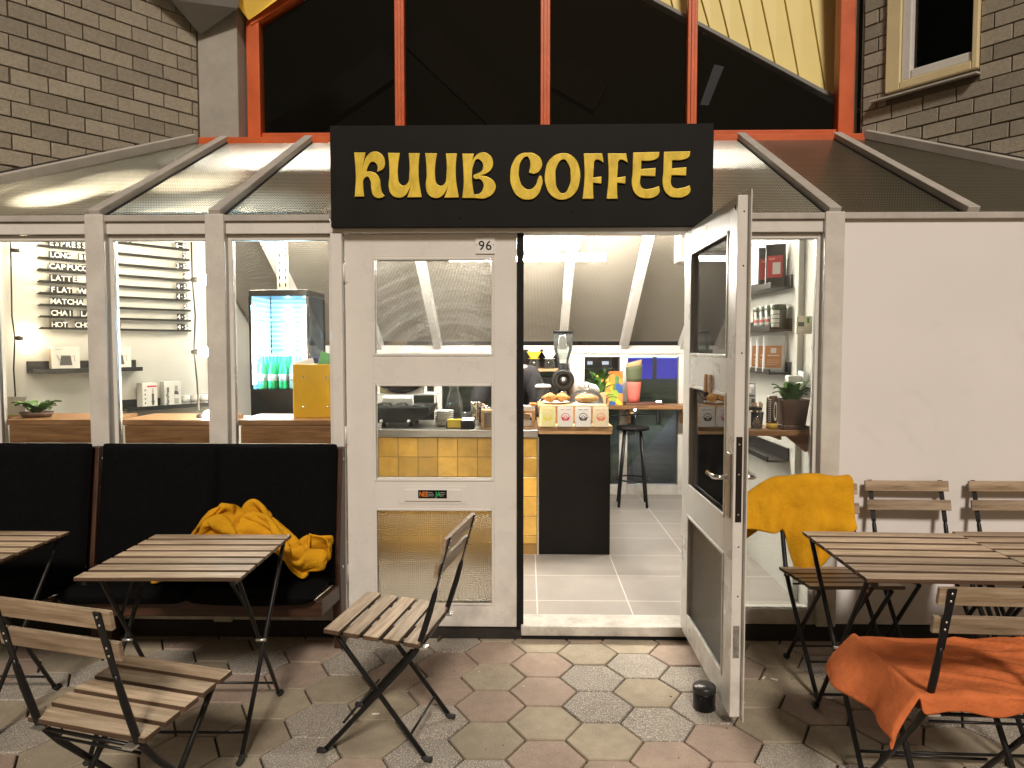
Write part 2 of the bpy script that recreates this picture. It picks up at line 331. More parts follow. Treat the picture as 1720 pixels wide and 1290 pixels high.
        if subsurf:
            md = o.modifiers.new('smooth', 'SUBSURF'); md.levels = subsurf; md.render_levels = subsurf
        if label: o['label'] = label
        return o

def tag(o, label, cat, group=None):
    o['label'] = label; o['category'] = cat
    if group: o['group'] = group
    return o
def thing(name, label, cat, loc=(0, 0, 0), rz=0, group=None):
    o = bpy.data.objects.new(name, None); o.empty_display_size = .1; COL.objects.link(o)
    o.location = loc; o.rotation_euler = (0, 0, rz)
    return tag(o, label, cat, group)
def setting(o): o['kind'] = 'structure'; return o
def copy_tree(o, parent=None):
    c = o.copy(); COL.objects.link(c)
    if parent: c.parent = parent
    for ch in list(o.children): copy_tree(ch, c)
    return c
def place(src, loc, rz=0, label=None, group=None, first=False, scale=None):
    c = src if first else copy_tree(src)
    c.location = loc; c.rotation_euler = (0, 0, rz)
    if label: c['label'] = label
    if group: c['group'] = group
    if scale: c.scale = (scale,)*3
    return c
def lerp(a, b, t): return a+(b-a)*t

# ================================================================ GROUND
S = .155; HX, HY = .075, -.342                      # hexagonal slabs: side and one measured centre
KNOWN = {}
def hexkey(x, y):
    best = None
    for i in (math.floor((x-HX)/(1.5*S)), math.ceil((x-HX)/(1.5*S))):
        y0 = HY+(S*math.sqrt(3)/2 if i % 2 else 0); j = round((y-y0)/(S*math.sqrt(3)))
        cx, cy = HX+i*1.5*S, y0+j*S*math.sqrt(3); dd = (cx-x)**2+(cy-y)**2
        if best is None or dd < best[0]: best = (dd, (i, j))
    return best[1]
for k, pts in {0: [(320,130),(110,180),(510,183),(1050,140),(110,290),(290,350),(510,290),(510,540),(1000,560),(1260,505),(1370,190),(1600,370),(690,70),(1040,80),(1450,110)],
               1: [(505,85),(700,135),(880,95),(300,230),(950,300),(270,500),(510,420),(770,500),(1470,440),(1420,310),(1540,240),(1340,105)],
               2: [(135,105),(720,240),(915,190),(1100,240),(740,355),(100,430),(990,430),(1180,370),(60,520),(1620,150),(1250,370)]}.items():
    for zx, zy in pts:
        p = az(700+zx*.4186, 1040+zy*.4186, 0); KNOWN[hexkey(p.x, p.y)] = k
for k, pts in {1: [(352,1100),(465,1190),(530,1175),(420,1245)], 2: [(270,1105),(410,1128),(590,1115),(545,1220),(60,1245)], 0: [(620,1150),(480,1155),(300,1190)]}.items():
    for q in pts:
        p = az(*q, 0); KNOWN[hexkey(p.x, p.y)] = k
random.seed(21)
pav = MB()
for i in range(-26, 27):
    for j in range(-28, 5):
        cx = HX+i*1.5*S; cy = HY+j*S*math.sqrt(3)+(S*math.sqrt(3)/2 if i % 2 else 0)
        if cy > .1: continue
        k = KNOWN.get((i, j)); k = random.choices((0, 1, 2), (4, 4, 3))[0] if k is None else k
        rr = S-.0052; tz = random.uniform(-.0015, .0015); tx, ty = random.uniform(-.008, .008), random.uniform(-.008, .008)
        ring = [(rr*math.cos(R(60*a)), rr*math.sin(R(60*a))) for a in range(6)]
        top = [(cx+x, cy+y, tz+x*tx+y*ty) for x, y in ring]
        V = top+[(x, y, z-.03) for x, y, z in top]
        pav.add(V, [tuple(range(6))]+[(a, a+6, (a+1) % 6+6, (a+1) % 6) for a in range(6)], k, False, random.random())
def stone(name, c, speck, amt, bump):
    m = mat(name, c, .8, spread=.13, scale=16, bump=bump, bscale=260, rnd=.10); t = m.node_tree; N = t.nodes; L = t.links
    b = N['Principled BSDF']; src = b.inputs['Base Color'].links[0].from_socket
    tc = N.new('ShaderNodeTexCoord'); n = N.new('ShaderNodeTexNoise'); n.inputs['Scale'].default_value = 190 if amt > .8 else 300; n.inputs['Detail'].default_value = 3
    L.new(tc.outputs['Object'], n.inputs['Vector'])
    rp = N.new('ShaderNodeValToRGB'); rp.color_ramp.elements[0].position = .5; rp.color_ramp.elements[1].position = .66
    rp.color_ramp.elements[0].color = (0, 0, 0, 1); rp.color_ramp.elements[1].color = (amt, amt, amt, 1); L.new(n.outputs['Fac'], rp.inputs[0])
    n3 = N.new('ShaderNodeTexNoise'); n3.inputs['Scale'].default_value = 2.2; n3.inputs['Detail'].default_value = 6; L.new(tc.outputs['Object'], n3.inputs['Vector'])
    r3 = N.new('ShaderNodeMapRange'); r3.inputs['From Min'].default_value = .35; r3.inputs['From Max'].default_value = .7; r3.inputs['To Min'].default_value = .72; r3.inputs['To Max'].default_value = 1.1; L.new(n3.outputs['Fac'], r3.inputs['Value'])
    m2 = N.new('ShaderNodeMix'); m2.data_type = 'RGBA'; m2.blend_type = 'MULTIPLY'; m2.inputs['Factor'].default_value = 1; L.new(src, m2.inputs['A']); L.new(r3.outputs[0], m2.inputs['B'])
    mx = N.new('ShaderNodeMix'); mx.data_type = 'RGBA'; L.new(rp.outputs[0], mx.inputs['Factor']); L.new(m2.outputs['Result'], mx.inputs['A']); mx.inputs['B'].default_value = (*speck, 1)
    L.new(mx.outputs['Result'], b.inputs['Base Color']); return m
ST0 = stone('pinkish_slab', (.36, .268, .212), (.56, .48, .40), .62, .55)
ST1 = stone('olive_slab', (.36, .305, .222), (.54, .48, .38), .5, .55)
ST2 = stone('washed_gravel_slab', (.31, .275, .23), (.76, .70, .62), .85, .8)
setting(pav.build('pavement', [ST0, ST1, ST2], bevel=.0035, seg=1))
g = MB().box(-90, -60, -.6, 90, 3.9, -.014)
setting(g.build('ground', mat('joint_sand', (.07, .05, .03), .95, spread=.35, scale=40, bump=.6, bscale=300)))
LITP = mat('litter_white', (.75, .72, .66), .8)
lit = MB(); random.seed(5)
for _ in range(130):
    x, y = random.uniform(-2.6, 2.6), random.uniform(-2.2, -.12); a = random.random()*3; s_ = random.uniform(.0015, .0045)
    lit.obb((x, y, .003), (s_*math.cos(a), s_*math.sin(a), 0), (-s_*.5*math.sin(a), s_*.5*math.cos(a), 0), (0, 0, .001), random.choice((0, 0, 1)))
o = lit.build('litter', [LITP, mat('litter_brown', (.06, .035, .018), .9)]); tag(o, 'tiny crumbs and scraps scattered over the hexagonal paving', 'litter'); o['kind'] = 'stuff'
for (px, py, a, lb) in [(1283, 1138, .9, 'pale cigarette butt on a pinkish slab near the black door stop'), (1300, 1141, -.5, 'cigarette butt lying by a slab joint beyond the open door'),
                        (631, 1199, .1, 'pale cigarette butt on a grey slab between the centre chair legs'), (1392, 1172, -.2, 'crushed cigarette butt lying near the front foot of the slatted table')]:
    p = az(px, py, .006); d = Vector((math.cos(a), math.sin(a), 0))
    o = MB().tube([p-d*.016, p-d*.006, p, p+d*.016], [.0036, .004, .0038, .004], 8).build('cigarette_butt', LITP); tag(o, lb, 'cigarette butt', 'cigarette butts on the paving')
p = az(735, 1078, .004); o = MB().leaf(p, p+Vector((.02, .035, .012)), .022, .25).build('dead_leaf', mat('dead_leaf_brown', (.05, .03, .012), .8)); tag(o, 'small dark dead leaf on the paving by the closed door', 'leaf')

# ================================================================ THE LEAN-TO SHOP FRONT
def ZR(Y): return 2.21+.519*Y
cafe = thing('coffee_kiosk', 'white timber and glass lean-to shop front with sloping ribbed glass roof', 'building')
POST = [-2.88, -2.247, -1.617, 1.565]
for X in POST:
    MB().box(X-.05, -.062, .085, X+.05, .07, 2.235).build('post', WHITE_OLD, cafe, bevel=.006)
MB().box(-1.016, -.062, .0, -.956, .07, 2.135).build('door_jamb', WHITE, cafe, bevel=.005)
MB().box(.846, -.02, .05, .90, .07, 2.135).build('door_jamb', WHITE_OLD, cafe, bevel=.005)
MB().box(-1.0165, -.058, 2.136, .90, .075, 2.2).build('door_head', WHITE, cafe, bevel=.004)
for x0, x1 in ((-3.5, -2.93), (-2.83, -2.297), (-2.197, -1.667), (-1.567, -1.017), (.901, 1.515)): MB().box(x0, -.035, 2.135, x1, .06, 2.198).build('transom', WHITE, cafe, bevel=.004)
for x0, x1 in ((-3.55, -1.02), (.901, 3.6)): MB().box(x0, -.05, 2.199, x1, .04, 2.232).build('eaves_strip', RAFT, cafe, bevel=.004)
for x0, x1 in ((-3.5, -2.93), (-2.83, -2.297), (-2.197, -1.667), (-1.567, -1.017)):
    MB().box(x0, -.03, .085, x1, .06, .16).box(x0, -.045, .1595, x1, .02, .18).build('bottom_rail', WHITE_OLD, cafe, bevel=.004)
MB().box(.901, -.03, .085, 1.515, .06, .165).build('bottom_rail', WHITE_OLD, cafe, bevel=.004)
# thin beads round each pane
for x0, x1, z0 in ((-2.83, -2.297, .18), (-2.197, -1.667, .18), (-1.567, -1.017, .18), (.901, 1.515, .165)):
    b = MB().box(x0, -.012, z0, x0+.022, .03, 2.134).box(x1-.022, -.012, z0, x1, .03, 2.134).box(x0+.0215, -.0115, 2.105, x1-.0215, .0295, 2.1335)
    b.build('glazing_bead', WHITE, cafe, bevel=.003)
for x0, x1, z0 in ((-3.5, -2.93, .18), (-2.808, -2.319, .18), (-2.175, -1.689, .18), (-1.545, -1.039, .18), (.923, 1.493, .165)):
    MB().box(x0, .004, z0, x1, .010, 2.106).build('window_pane', GLASS, cafe)
for x0, x1 in ((-3.5, -2.93), (-2.83, -2.297), (-2.197, -1.667), (-1.567, -1.017)):
    MB().box(x0+.03, .032, 1.03, x1-.03, .055, 1.124).build('sill_panel', WALNUT, cafe, bevel=.002)
    MB().box(x0, .031, 1.126, x1, .40, 1.156).build('window_shelf', WALNUT, cafe, bevel=.003)
for x0, x1, zt in ((-3.6, -1.02, .083), (-1.018, -.032, .046), (.86, 3.6, .083)): MB().box(x0, -.04, -.02, x1, .06, zt).build('plinth', mat('dark_plinth', (.02, .017, .014), .8, spread=.4, scale=12), cafe)
MB().box(-.03, -.055, .022, .858, .12, .076).build('threshold', WHITE_OLD, cafe, bevel=.006)
MB().box(-.03, -.04, -.02, .858, .05, .021).build('threshold_base', BLACK, cafe)
MB().box(1.625, -.028, .088, 3.6, .0, 2.214).build('wall_board', PANEL, cafe, bevel=.003)
# roof: sloping bars and ribbed panes
YB = 1.62
for X in (-2.247, -1.617, -1.0, -.37, .26, .9, 1.565, 2.26):
    if X < -.5 or X > 1: MB().bar((X, -.05, ZR(-.05)+.05), (X, YB-.02, ZR(YB-.02)+.05), .062, .05).build('roof_bar', RAFT, cafe, bevel=.004)
    MB().bar((X, .03, ZR(.03)-.03), (X, YB, ZR(YB)-.03), .052, .09).build('rafter', WHITE, cafe, bevel=.004)
for s_ in (-1, 1):
    a = Vector((s_*(CX+.012), CY_-.03, ZR(CY_)+.05)); c = Vector((s_*3.60, .03, ZR(.03)+.05)); MB().bar(a, c, .055, .06).build('roof_bar', RAFT, cafe, bevel=.004)
    MB().bar(a+Vector((s_*.04, 0, .028)), c+Vector((s_*.04, 0, .028)), .05, .03).build('lead_flashing', mat('flashing', (.05, .045, .038), .8, spread=.3, scale=20), cafe)
def xw(Y): return CX+(CY_-Y)*WU[0]/WU[1]
def pane(x0, x1, y0, y1, X0=None, X1=None):
    P = [(x0, y0, ZR(y0)+.022), (x1, y0, ZR(y0)+.022), (X1 if X1 is not None else x1, y1, ZR(y1)+.022), (X0 if X0 is not None else x0, y1, ZR(y1)+.022)]
    q = MB().prism(P, (0, 0, .006), 1); q.m[1] = 0; q.build('roof_pane', [RIBROOF, GLASS], cafe)     # ribs on the outer face
pane(-xw(0)+.02, -2.27, -.03, 1.6, -CX, -2.27); pane(-2.22, -1.645, -.03, 1.6); pane(-1.59, -1.03, -.03, 1.6); pane(-.97, .87, -.03, 1.6)
pane(.93, 1.54, -.03, 1.6); pane(1.595, 2.23, -.03, 1.6); pane(2.29, xw(0)-.02, -.03, 1.6, 2.29, CX)
for X in (-2.247, -1.617, 1.565, 2.26):
    for d in (-.034, .034): MB().bar((X+d, -.03, ZR(-.03)+.032), (X+d, 1.58, ZR(1.58)+.032), .008, .012).build('gasket', RUBBER, cafe)
# inside shell
floorb = MB().box(-3.4, .07, .0, 1.6, 3.6, .05)
fm = mat('grey_floor_tile', (.30, .275, .25), .42, spread=.10, scale=4, bump=.06, bscale=60)
t = fm.node_tree; N = t.nodes; L = t.links; bs = N['Principled BSDF']; src = bs.inputs['Base Color'].links[0].from_socket
tc = N.new('ShaderNodeTexCoord'); mp = N.new('ShaderNodeMapping'); mp.inputs['Location'].default_value = (-.061+.0, -.40, 0); bk = N.new('ShaderNodeTexBrick')
bk.offset = 0; bk.inputs['Scale'].default_value = 1; bk.inputs['Brick Width'].default_value = .535; bk.inputs['Row Height'].default_value = .465; bk.inputs['Mortar Size'].default_value = .0035; bk.inputs['Mortar Smooth'].default_value = .1
L.new(tc.outputs['Object'], mp.inputs[0]); L.new(mp.outputs[0], bk.inputs['Vector'])
mx = N.new('ShaderNodeMix'); mx.data_type = 'RGBA'; L.new(bk.outputs['Fac'], mx.inputs['Factor']); L.new(src, mx.inputs['A']); mx.inputs['B'].default_value = (.62, .60, .56, 1); L.new(mx.outputs['Result'], bs.inputs['Base Color'])
setting(floorb.build('floor', fm))
def ZB(Y): return 1.55+.626*(3.5-Y)
MB().prism([(1.60, .07, .05), (1.60, 3.5, .05), (1.60, 3.5, 1.53), (1.60, 1.63, 2.69), (1.60, 1.62, 2.98), (1.60, .07, 2.16)], (.05, 0, 0)).build('side_wall', PLASTER, cafe)
MB().box(-2.6, 1.64, 2.66, 2.45, 1.68, 3.03).build('fascia', PLASTER, cafe)
BX = [-2.13, -1.50, -.90, -.27, .36, .975, 1.565]
for X in BX:
    MB().bar((X, 1.66, ZB(1.66)-.01), (X, 3.5, ZB(3.5)-.01), .075, .11).build('rafter', WHITE, cafe, bevel=.004)
    MB().box(X-.04, 3.44, .05, X+.04, 3.53, 1.475).build('post', WHITE, cafe, bevel=.004)
MB().box(-3.2, 3.43, 1.477, 1.6, 3.54, 1.56).build('eaves_beam', WHITE, cafe, bevel=.004)
bx2 = [-2.75]+BX
for a, c in zip(bx2[:-1], bx2[1:]):
    q = MB().prism([(a+.04, 1.69, ZB(1.69)+.052), (c-.04, 1.69, ZB(1.69)+.052), (c-.04, 3.5, ZB(3.5)+.052), (a+.04, 3.5, ZB(3.5)+.052)], (0, .004, .006), 1); q.m[0] = 0; q.build('roof_pane', [RIBBACK, GLASS], cafe)
    MB().box(a+.041, 3.45, .05, c-.041, 3.52, .15).build('bottom_rail', WHITE, cafe); MB().box(a+.041, 3.45, 1.445, c-.041, 3.52, 1.476).build('transom', WHITE, cafe)
    MB().box(a+.041, 3.48, .151, c-.041, 3.486, 1.444).build('window_pane', GLASS, cafe)
MB().box(-2.80, 1.62, .05, -2.74, 3.5, 2.6).build('side_wall', PLASTER, cafe)
MB().box(-2.80, 3.44, .05, -2.76, 3.53, 1.475).build('post', WHITE, cafe)
# angled pedestal walls of the house: brick outside, plaster where they pass through the shop
random.seed(3)
for s_, nm, lb in ((-1, 'brick_wall', 'grey concrete brick wall meeting the lit ribbed glass roof by the concrete column'), (1, 'brick_wall', 'grey concrete brick wall with the cream framed window, over the dark glass roof')):
    w_ = thing(nm, lb, 'wall', (s_*CX, CY_, 0), WROT[s_])
    win = [aw(1490, 159, 1), aw(1645, 113, 1)]
    b = MB(); zc = 2.16; row = 0
    while zc < 5.2:
        x = -2.45 if s_ < 0 else 0; end = 0 if s_ < 0 else 2.45; x -= .105*(row % 2)
        while x < end:
            x0, x1 = max(x, -2.45 if s_ < 0 else 0), min(x+.2, end)
            ok = x1-x0 > .02
            if s_ > 0 and ok:
                wl, wr, wb = win[0][0]-.005, win[1][0]+.005, win[0][1]-.0
                if zc+.09 > wb:
                    if x0 >= wl and x1 <= wr: ok = False
                    elif x0 < wl < x1: x1 = wl
                    elif x0 < wr < x1: x0 = wr
                    ok = ok and x1-x0 > .015
            if ok:
                dy = random.uniform(-.001, .001); j = [random.uniform(-.0022, .0022) for _ in range(3)]; b.box(x0+j[0], -.008+dy*2, zc+j[1], x1+j[2], .04, zc+.09+j[1]*.5)
            x += .21
        zc += .1; row += 1
    b.build('brickwork', BRICK, w_, bevel=.0018, seg=1)
    bk_ = MB()
    if s_ < 0: bk_.box(-2.5, .0, 0, .02, .2, 5.3)
    else:
        wl, wr, wb = win[0][0], win[1][0], win[0][1]
        bk_.box(-.02, 0, 0, wl, .2, 5.3).box(wr, 0, 0, 2.6, .2, 5.3).box(wl, 0, 0, wr, .2, wb)
    bk_.build('mortar_bed', MORTAR, w_)
    sgn = -1 if s_ < 0 else 1
    if s_ < 0:
        f = lambda t_: ZR(CY_-t_*WU[1])-.06
        MB().prism([(-1.9, -.012, .05), (.02, -.012, .05), (.02, -.012, f(0)), (-1.9, -.012, f(1.9))], (0, -.02, 0)).build('plaster_lining', PLASTER, w_)
        MB().box(.025, -.05, .05, .085, .10, 2.62).build('end_post', WHITE, w_, bevel=.004)
    else:
        W0, H0 = win[0][0], win[0][1]; W1 = win[1][0]; cream = mat('cream_window_paint', (.72, .61, .36), .45, spread=.08, scale=5)
        fr = MB().box(W0, -.035, H0, W0+.10, .08, 5.25).box(W1-.035, -.035, H0, W1, .08, 5.25).box(W0+.1005, -.035, H0, W1-.0355, .08, H0+.055)
        wn = fr.build('window', cream, w_, bevel=.006)
        MB().box(W0+.102, -.02, H0+.057, W0+.165, .07, 5.2).box(W0+.166, -.02, H0+.057, W1-.038, .07, H0+.12).build('sash', WHITE, wn, bevel=.008)
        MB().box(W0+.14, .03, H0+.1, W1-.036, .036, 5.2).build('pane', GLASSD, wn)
        MB().box(W0+.0, .25, H0-.2, W1, .27, 5.3).build('dark_backing', mat('dark_room', (.004, .004, .003), .95, spec=0), wn)  # near-black sheet stands in for the unlit room behind the pane
        MB().obb(((W0+W1)/2-.04, -.035, H0-.035), ((W1-W0)/2+.05, 0, 0), (0, .035, .004), (0, 0, .006)).build('sill', RAFT, wn)
# concrete column and red-framed stairwell window
col = thing('concrete_column', 'smooth grey concrete column between brick wall and red window frame', 'column', (-2.28, 1.7, 3.0))
pl, pr, pq = at(333, 120, 1.6), at(399, 120, 1.6), at(418, 120, 1.76)
MB().prism([(pl.x, 1.6, 3.10), (pr.x, 1.6, 3.10), (pq.x, 1.76, 3.10), (pl.x, 1.80, 3.10)], (0, 0, 2.2)).build('shaft', CONC, col, W=True, bevel=.006)
YW = 1.74
sw = thing('stairwell_window', 'large dark window with orange red frame above the sign', 'window', (.2, YW, 3.1))
zb = at(900, 222, YW).z; xl0, xl1, xr0, xr1 = at(418, 130, YW).x, at(440, 130, YW).x, at(1405, 130, YW).x, at(1431, 130, YW).x
c0, c1 = at(418, 36, YW), at(520, -30, YW); dz = (c1.z-c0.z)/(c1.x-c0.x)
ztop = 5.0
fr = MB().prism([(xl0, YW-.05, 3.09), (xl1, YW-.05, 3.09), (xl1, YW-.05, c0.z+dz*(xl1-xl0)-.06), (xl0, YW-.05, c0.z)], (0, .1, 0))
fr.bar(Vector((xl0, YW, c0.z))+Vector((.02, 0, -.02)), Vector((xl0+.9, YW, c0.z+.9*dz))+Vector((.02, 0, -.02)), .115, .09, (0, 1, 0))
fr.box(xr0, YW-.05, 3.09, xr1, YW+.05, 5.2).box(xl0, YW-.051, 3.03, xr1, YW+.052, 3.10).box(xl1, YW-.03, 3.101, xr0, YW+.03, zb)
fr.build('frame', REDP, sw, W=True, bevel=.008)
MB().box(at(335, 240, 1.58).x, 1.56, 3.035, xr1+.06, 1.68, at(380, 230, 1.56).z).build('sill_beam', REDP, sw, W=True, bevel=.006)
MB().box(xl0+.0, 1.68, 3.0, xr1, 1.688, 3.06).build('sill_flashing', RUBBER, sw, W=True)
for px in (671, 916, 1163):
    X = at(px, 120, YW-.04).x; MB().box(X-.036, YW-.045, zb+.001, X+.036, YW+.04, 5.2).box(X-.014, YW-.056, zb+.001, X+.014, YW-.046, 5.2).build('mullion', REDP, sw, W=True, bevel=.006)
MB().prism([(xl1-.01, YW+.005, zb-.01), (xr0+.01, YW+.005, zb-.01), (xr0+.01, YW+.005, 5.2), (xl0+.9, YW+.005, c0.z+.9*dz), (xl1-.01, YW+.005, c0.z)], (0, .006, 0)).build('pane', GLASSD, sw, W=True)
MB().box(xr1+.002, YW-.03, 3.1, xr1+.03, YW+.06, 5.2).build('cover_strip', RAFT, sw, W=True)
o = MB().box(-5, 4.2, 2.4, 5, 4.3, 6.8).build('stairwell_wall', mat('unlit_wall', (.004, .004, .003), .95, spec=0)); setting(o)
hp = thing('reflection_panel', 'pale slanting panel behind the stairwell glass, in place of a reflected lit window', 'panel', at(1195, 140, 3.2))  # added panel standing in for a lit window mirrored in the glass
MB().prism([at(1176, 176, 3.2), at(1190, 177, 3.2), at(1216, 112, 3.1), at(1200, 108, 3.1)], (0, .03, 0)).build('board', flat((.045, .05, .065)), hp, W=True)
for (p0, p1, lb) in (((470, 235), (660, 105), 'dark slanting bar low behind the leftmost stairwell pane, in place of a reflection'), ((700, 60), (900, 250), 'dark slanting bar behind the stairwell pane left of centre, in place of a reflection'), ((930, 120), (1010, 165), 'short dark bar behind the stairwell pane right of centre, in place of a reflection')):
    a_, b_ = at(*p0, 3.0), at(*p1, 3.0); t = thing('reflection_bar', lb, 'beam', a_, 0, 'reflection bars'); MB().bar(a_, b_, .12, .30, (0, 1, 0)).build('bar', flat((.0055, .005, .004), .9, spec=0), t, W=True)  # added dark bars standing in for faint reflections in the glass
# yellow boarded flank of the next house, seen through the stairwell glass
yh = thing('yellow_house', 'yellow boarded flank with grey gutter edge seen through the stairwell window', 'house', at(1300, 80, 1.92))
G = [((1085, -8), (1075, -60)), ((1130.5, 14), (1112, -60)), ((1191.5, 47), (1161, -60)), ((1224.6, 64.5), (1194, -60)), ((1262, 85.5), (1228, -60)), ((1301.4, 106), (1266, -60)),
     ((1341.5, 129), (1307, -60)), ((1386.8, 155), (1351, -60)), ((1440, 184), (1405, -60))]
yb = MB()
for (b0, t0), (b1, t1) in zip(G[:-1], G[1:]):
    P = [at(b0[0]+1.2, b0[1], 1.92), at(b1[0]-1.2, b1[1], 1.92), at(t1[0]-1.2, t1[1], 2.02), at(t0[0]+1.2, t0[1], 2.02)]
    yb.prism(P, (0, .05, .03))
yb.build('boarding', YELP, yh, W=True, bevel=.004)
MB().bar(at(1080, -7, 1.91), at(1440, 189, 1.91), .08, .03, (0, 1, 0)).build('gutter', mat('grey_gutter', (.22, .22, .22), .5), yh, W=True, bevel=.005)
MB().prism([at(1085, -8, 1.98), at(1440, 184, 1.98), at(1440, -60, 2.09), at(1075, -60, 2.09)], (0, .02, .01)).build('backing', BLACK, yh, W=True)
# underside of the tilted cube house above the column
ch = thing('cube_house', 'tilted house corner of grey and yellow panels above the concrete column', 'house', at(400, 0, 1.45))
P = [at(286, 0, 1.35), at(336, 59, 1.57), at(400, 14, 1.50), at(388, -4, 1.46), at(330, -110, 1.2), at(215, -70, 1.1)]
MB().prism([P[0], P[1], P[2], P[3], P[4], P[5]], (0, .12, .25)).build('grey_panel', GREYP, ch, W=True, bevel=.004)
P = [at(391, -1, 1.50), at(418, 35, 1.67), at(470, -3, 1.62), at(560, -75, 1.62), at(480, -170, 1.55), at(340, -90, 1.45)]
MB().prism(P, (0, .10, .22)).build('yellow_panel', mat('deep_yellow_panel', (.85, .60, .10), .5, spread=.05, scale=2), ch, W=True, bevel=.004)

# ---------------------------------------------------------------- doors
def door_leaf(nm, W_, mailslot):
    zs = [(at(700, y1, 0).z, at(700, y0, 0).z) for y0, y1 in ((433, 598), (644, 807), (852, 1014))]
    xa, xb = .142, W_-.118; y0, y1 = -.021, .021; z0, z1 = .056, 2.133
    b = MB().box(0, y0, z0, xa, y1, z1).box(xb, y0, z0, W_, y1, z1)
    cuts = [z0, zs[2][0], zs[2][1], zs[1][0], zs[1][1], zs[0][0], zs[0][1], z1]
    for i in range(0, 8, 2): b.box(xa-.001, y0+.0006, cuts[i], xb+.001, y1-.0006, cuts[i+1])
    d = b.build('door', WHITE, cafe, bevel=.003)
    m_ = MB()
    for a, c in zs:     # mouldings round the panes
        for yy in (y0-.004, y1-.006):
            m_.box(xa, yy, a, xa+.014, yy+.01, c).box(xb-.014, yy, a, xb, yy+.01, c).box(xa+.0145, yy, a, xb-.0145, yy+.01, a+.014).box(xa+.0145, yy, c-.014, xb-.0145, yy+.01, c)
    m_.build('moulding', WHITE, d, bevel=.003)
    for k, (a, c) in enumerate(zs):
        q = MB().box(xa+.002, -.004, a+.002, xb-.002, .002, c-.002, 1); q.m[2] = 0; q.build('pane', [[GLASSM if mailslot else GLASSO, GLASS, RIBDOOR][k], GLASS], d)
    return d, zs
dl, zs = door_leaf('left', .897, True); dl.location = (-.951, 0, 0); dl['label'] = 'closed white door leaf with mail slot and number 96'
L0 = lambda px, py: (at(px, py, -.02).x+.951, at(px, py, -.02).z)
(x0, z0), (x1, z1) = L0(670, 846), L0(785, 817)
MB().box(x0, -.0235, z0, x1, -.0205, z1).build('slot_plate', WHITE, dl, bevel=.001)
(x0, z0), (x1, z1) = L0(680, 841), L0(776, 822)
MB().box(x0, -.031, z0, x1, -.024, z1).build('mail_slot', WHITE, dl, bevel=.002)
(x0, z0), (x1, z1) = L0(703, 836), L0(751, 822.5)
st = MB().box(x0, -.033, z0, x1, -.0312, z1, 0)
M = lambda x, z, y=-.0335: Matrix.Translation((x, y, z)) @ Matrix.Rotation(R(90), 4, 'X')
h = z1-z0
st.text('NEE', h*.82, M(x0+.006, z0+h*.22), .0003, 1, xs=.72, bold=.0006); st.text('JA', h*.82, M(x0+.092, z0+h*.22), .0003, 2, xs=.8, bold=.0006)
for k in range(3): st.box(x0+.050, -.0338, z0+h*(.28+.2*k), x0+.083-.006*(k == 2), -.0334, z0+h*(.32+.2*k), 3).box(x0+.115, -.0338, z0+h*(.28+.2*k), x0+.142-.008*(k == 0), -.0334, z0+h*(.32+.2*k), 3)
st.build('sticker', [BLACKG, flat((.8, .22, .03)), flat((.03, .45, .12)), flat((.5, .5, .5))], dl)
(x0, z0), (x1, z1) = L0(799, 426.5), L0(831, 398)
np_ = MB().box(x0, -.028, z0, x1, -.0215, z1, 0); h = z1-z0
np_.text('96', h*.78, M((x0+x1)/2, z0+h*.22, -.0285), .0006, 1, align='CENTER', spacing=1.08, bold=.0004)
for xx in (x0+.006, x1-.006): np_.obb((xx, -.0286, z0+h*.52), (.0022, 0, 0), (0, .0006, 0), (0, 0, .0022), 1)
np_.build('number_plate', [mat('number_plate_white', (.74, .73, .71), .4), BLACK], dl, bevel=.0012)
for zz in (1.93, 1.08, .34):
    MB().tube([(-.004, -.03, zz-.05), (-.004, -.03, zz+.05)], .008, 10).box(-.02, -.0245, zz-.045, .02, -.022, zz+.045).build('hinge', WHITE, dl)
MB().box(.8985, -.03, .03, .934, -.002, 2.134).build('rubber_strip', BLACK, dl)
MB().box(.8985, -.0015, .03, .925, .022, 2.134).build('rebate', WHITE_OLD, dl)
dr, _ = door_leaf('open', .925, False); dr.location = (.838, -.012, .004); dr.rotation_euler = (0, 0, R(-90)); dr['label'] = 'open white door leaf with steel lever handle'
zh = 1.02
hd = MB().box(.852, -.030, zh-.16, .892, -.0215, zh+.10).build('handle', STEEL, dr, bevel=.003)
MB().tube([(.872, -.03, zh), (.872, -.072, zh), (.862, -.082, zh), (.76, -.082, zh)], .0095, 12).build('lever', CHROME, hd)
MB().tube([(.872, .03, zh), (.872, .072, zh), (.862, .082, zh), (.76, .082, zh)], .0095, 12).build('lever', CHROME, hd)
MB().box(.852, .0215, zh-.16, .892, .030, zh+.10).build('back_plate', STEEL, hd, bevel=.003)
lp = MB().box(.9252, -.012, zh-.17, .9275, .012, zh+.17, 0)
for zz in (-.14, .02, .14): lp.lathe([(0, 0), (.004, 0), (.004, .001), (0, .0015)], (.9276, 0, zh+zz), 10, 1, ax='x')
lp.build('lock_plate', [mat('dark_lock_plate', (.025, .018, .014), .45, metal=.5), STEEL], dr)
MB().box(.9252, -.012, .30, .9275, .012, .43).build('bolt_plate', mat('worn_zinc', (.33, .31, .28), .5, metal=.6, spread=.3, scale=40), dr)
kh = MB()
for zz in (2.07, 1.86, 1.52, .75, .55): kh.lathe([(0, .0), (.0035, .0), (.0035, .0008), (0, .001)], (.9251, .004, zz), 8, ax='x')
kh.lathe([(0, 0), (.011, 0), (.011, .001), (0, .0012)], (.895, -.0212, 2.09), 14, ax='y'); kh.build('screw_hole', BLACK, dr)
MB().box(.9, .0212, .05, .955, .0262, 2.15).build('weather_strip', WHITE_OLD, dr)
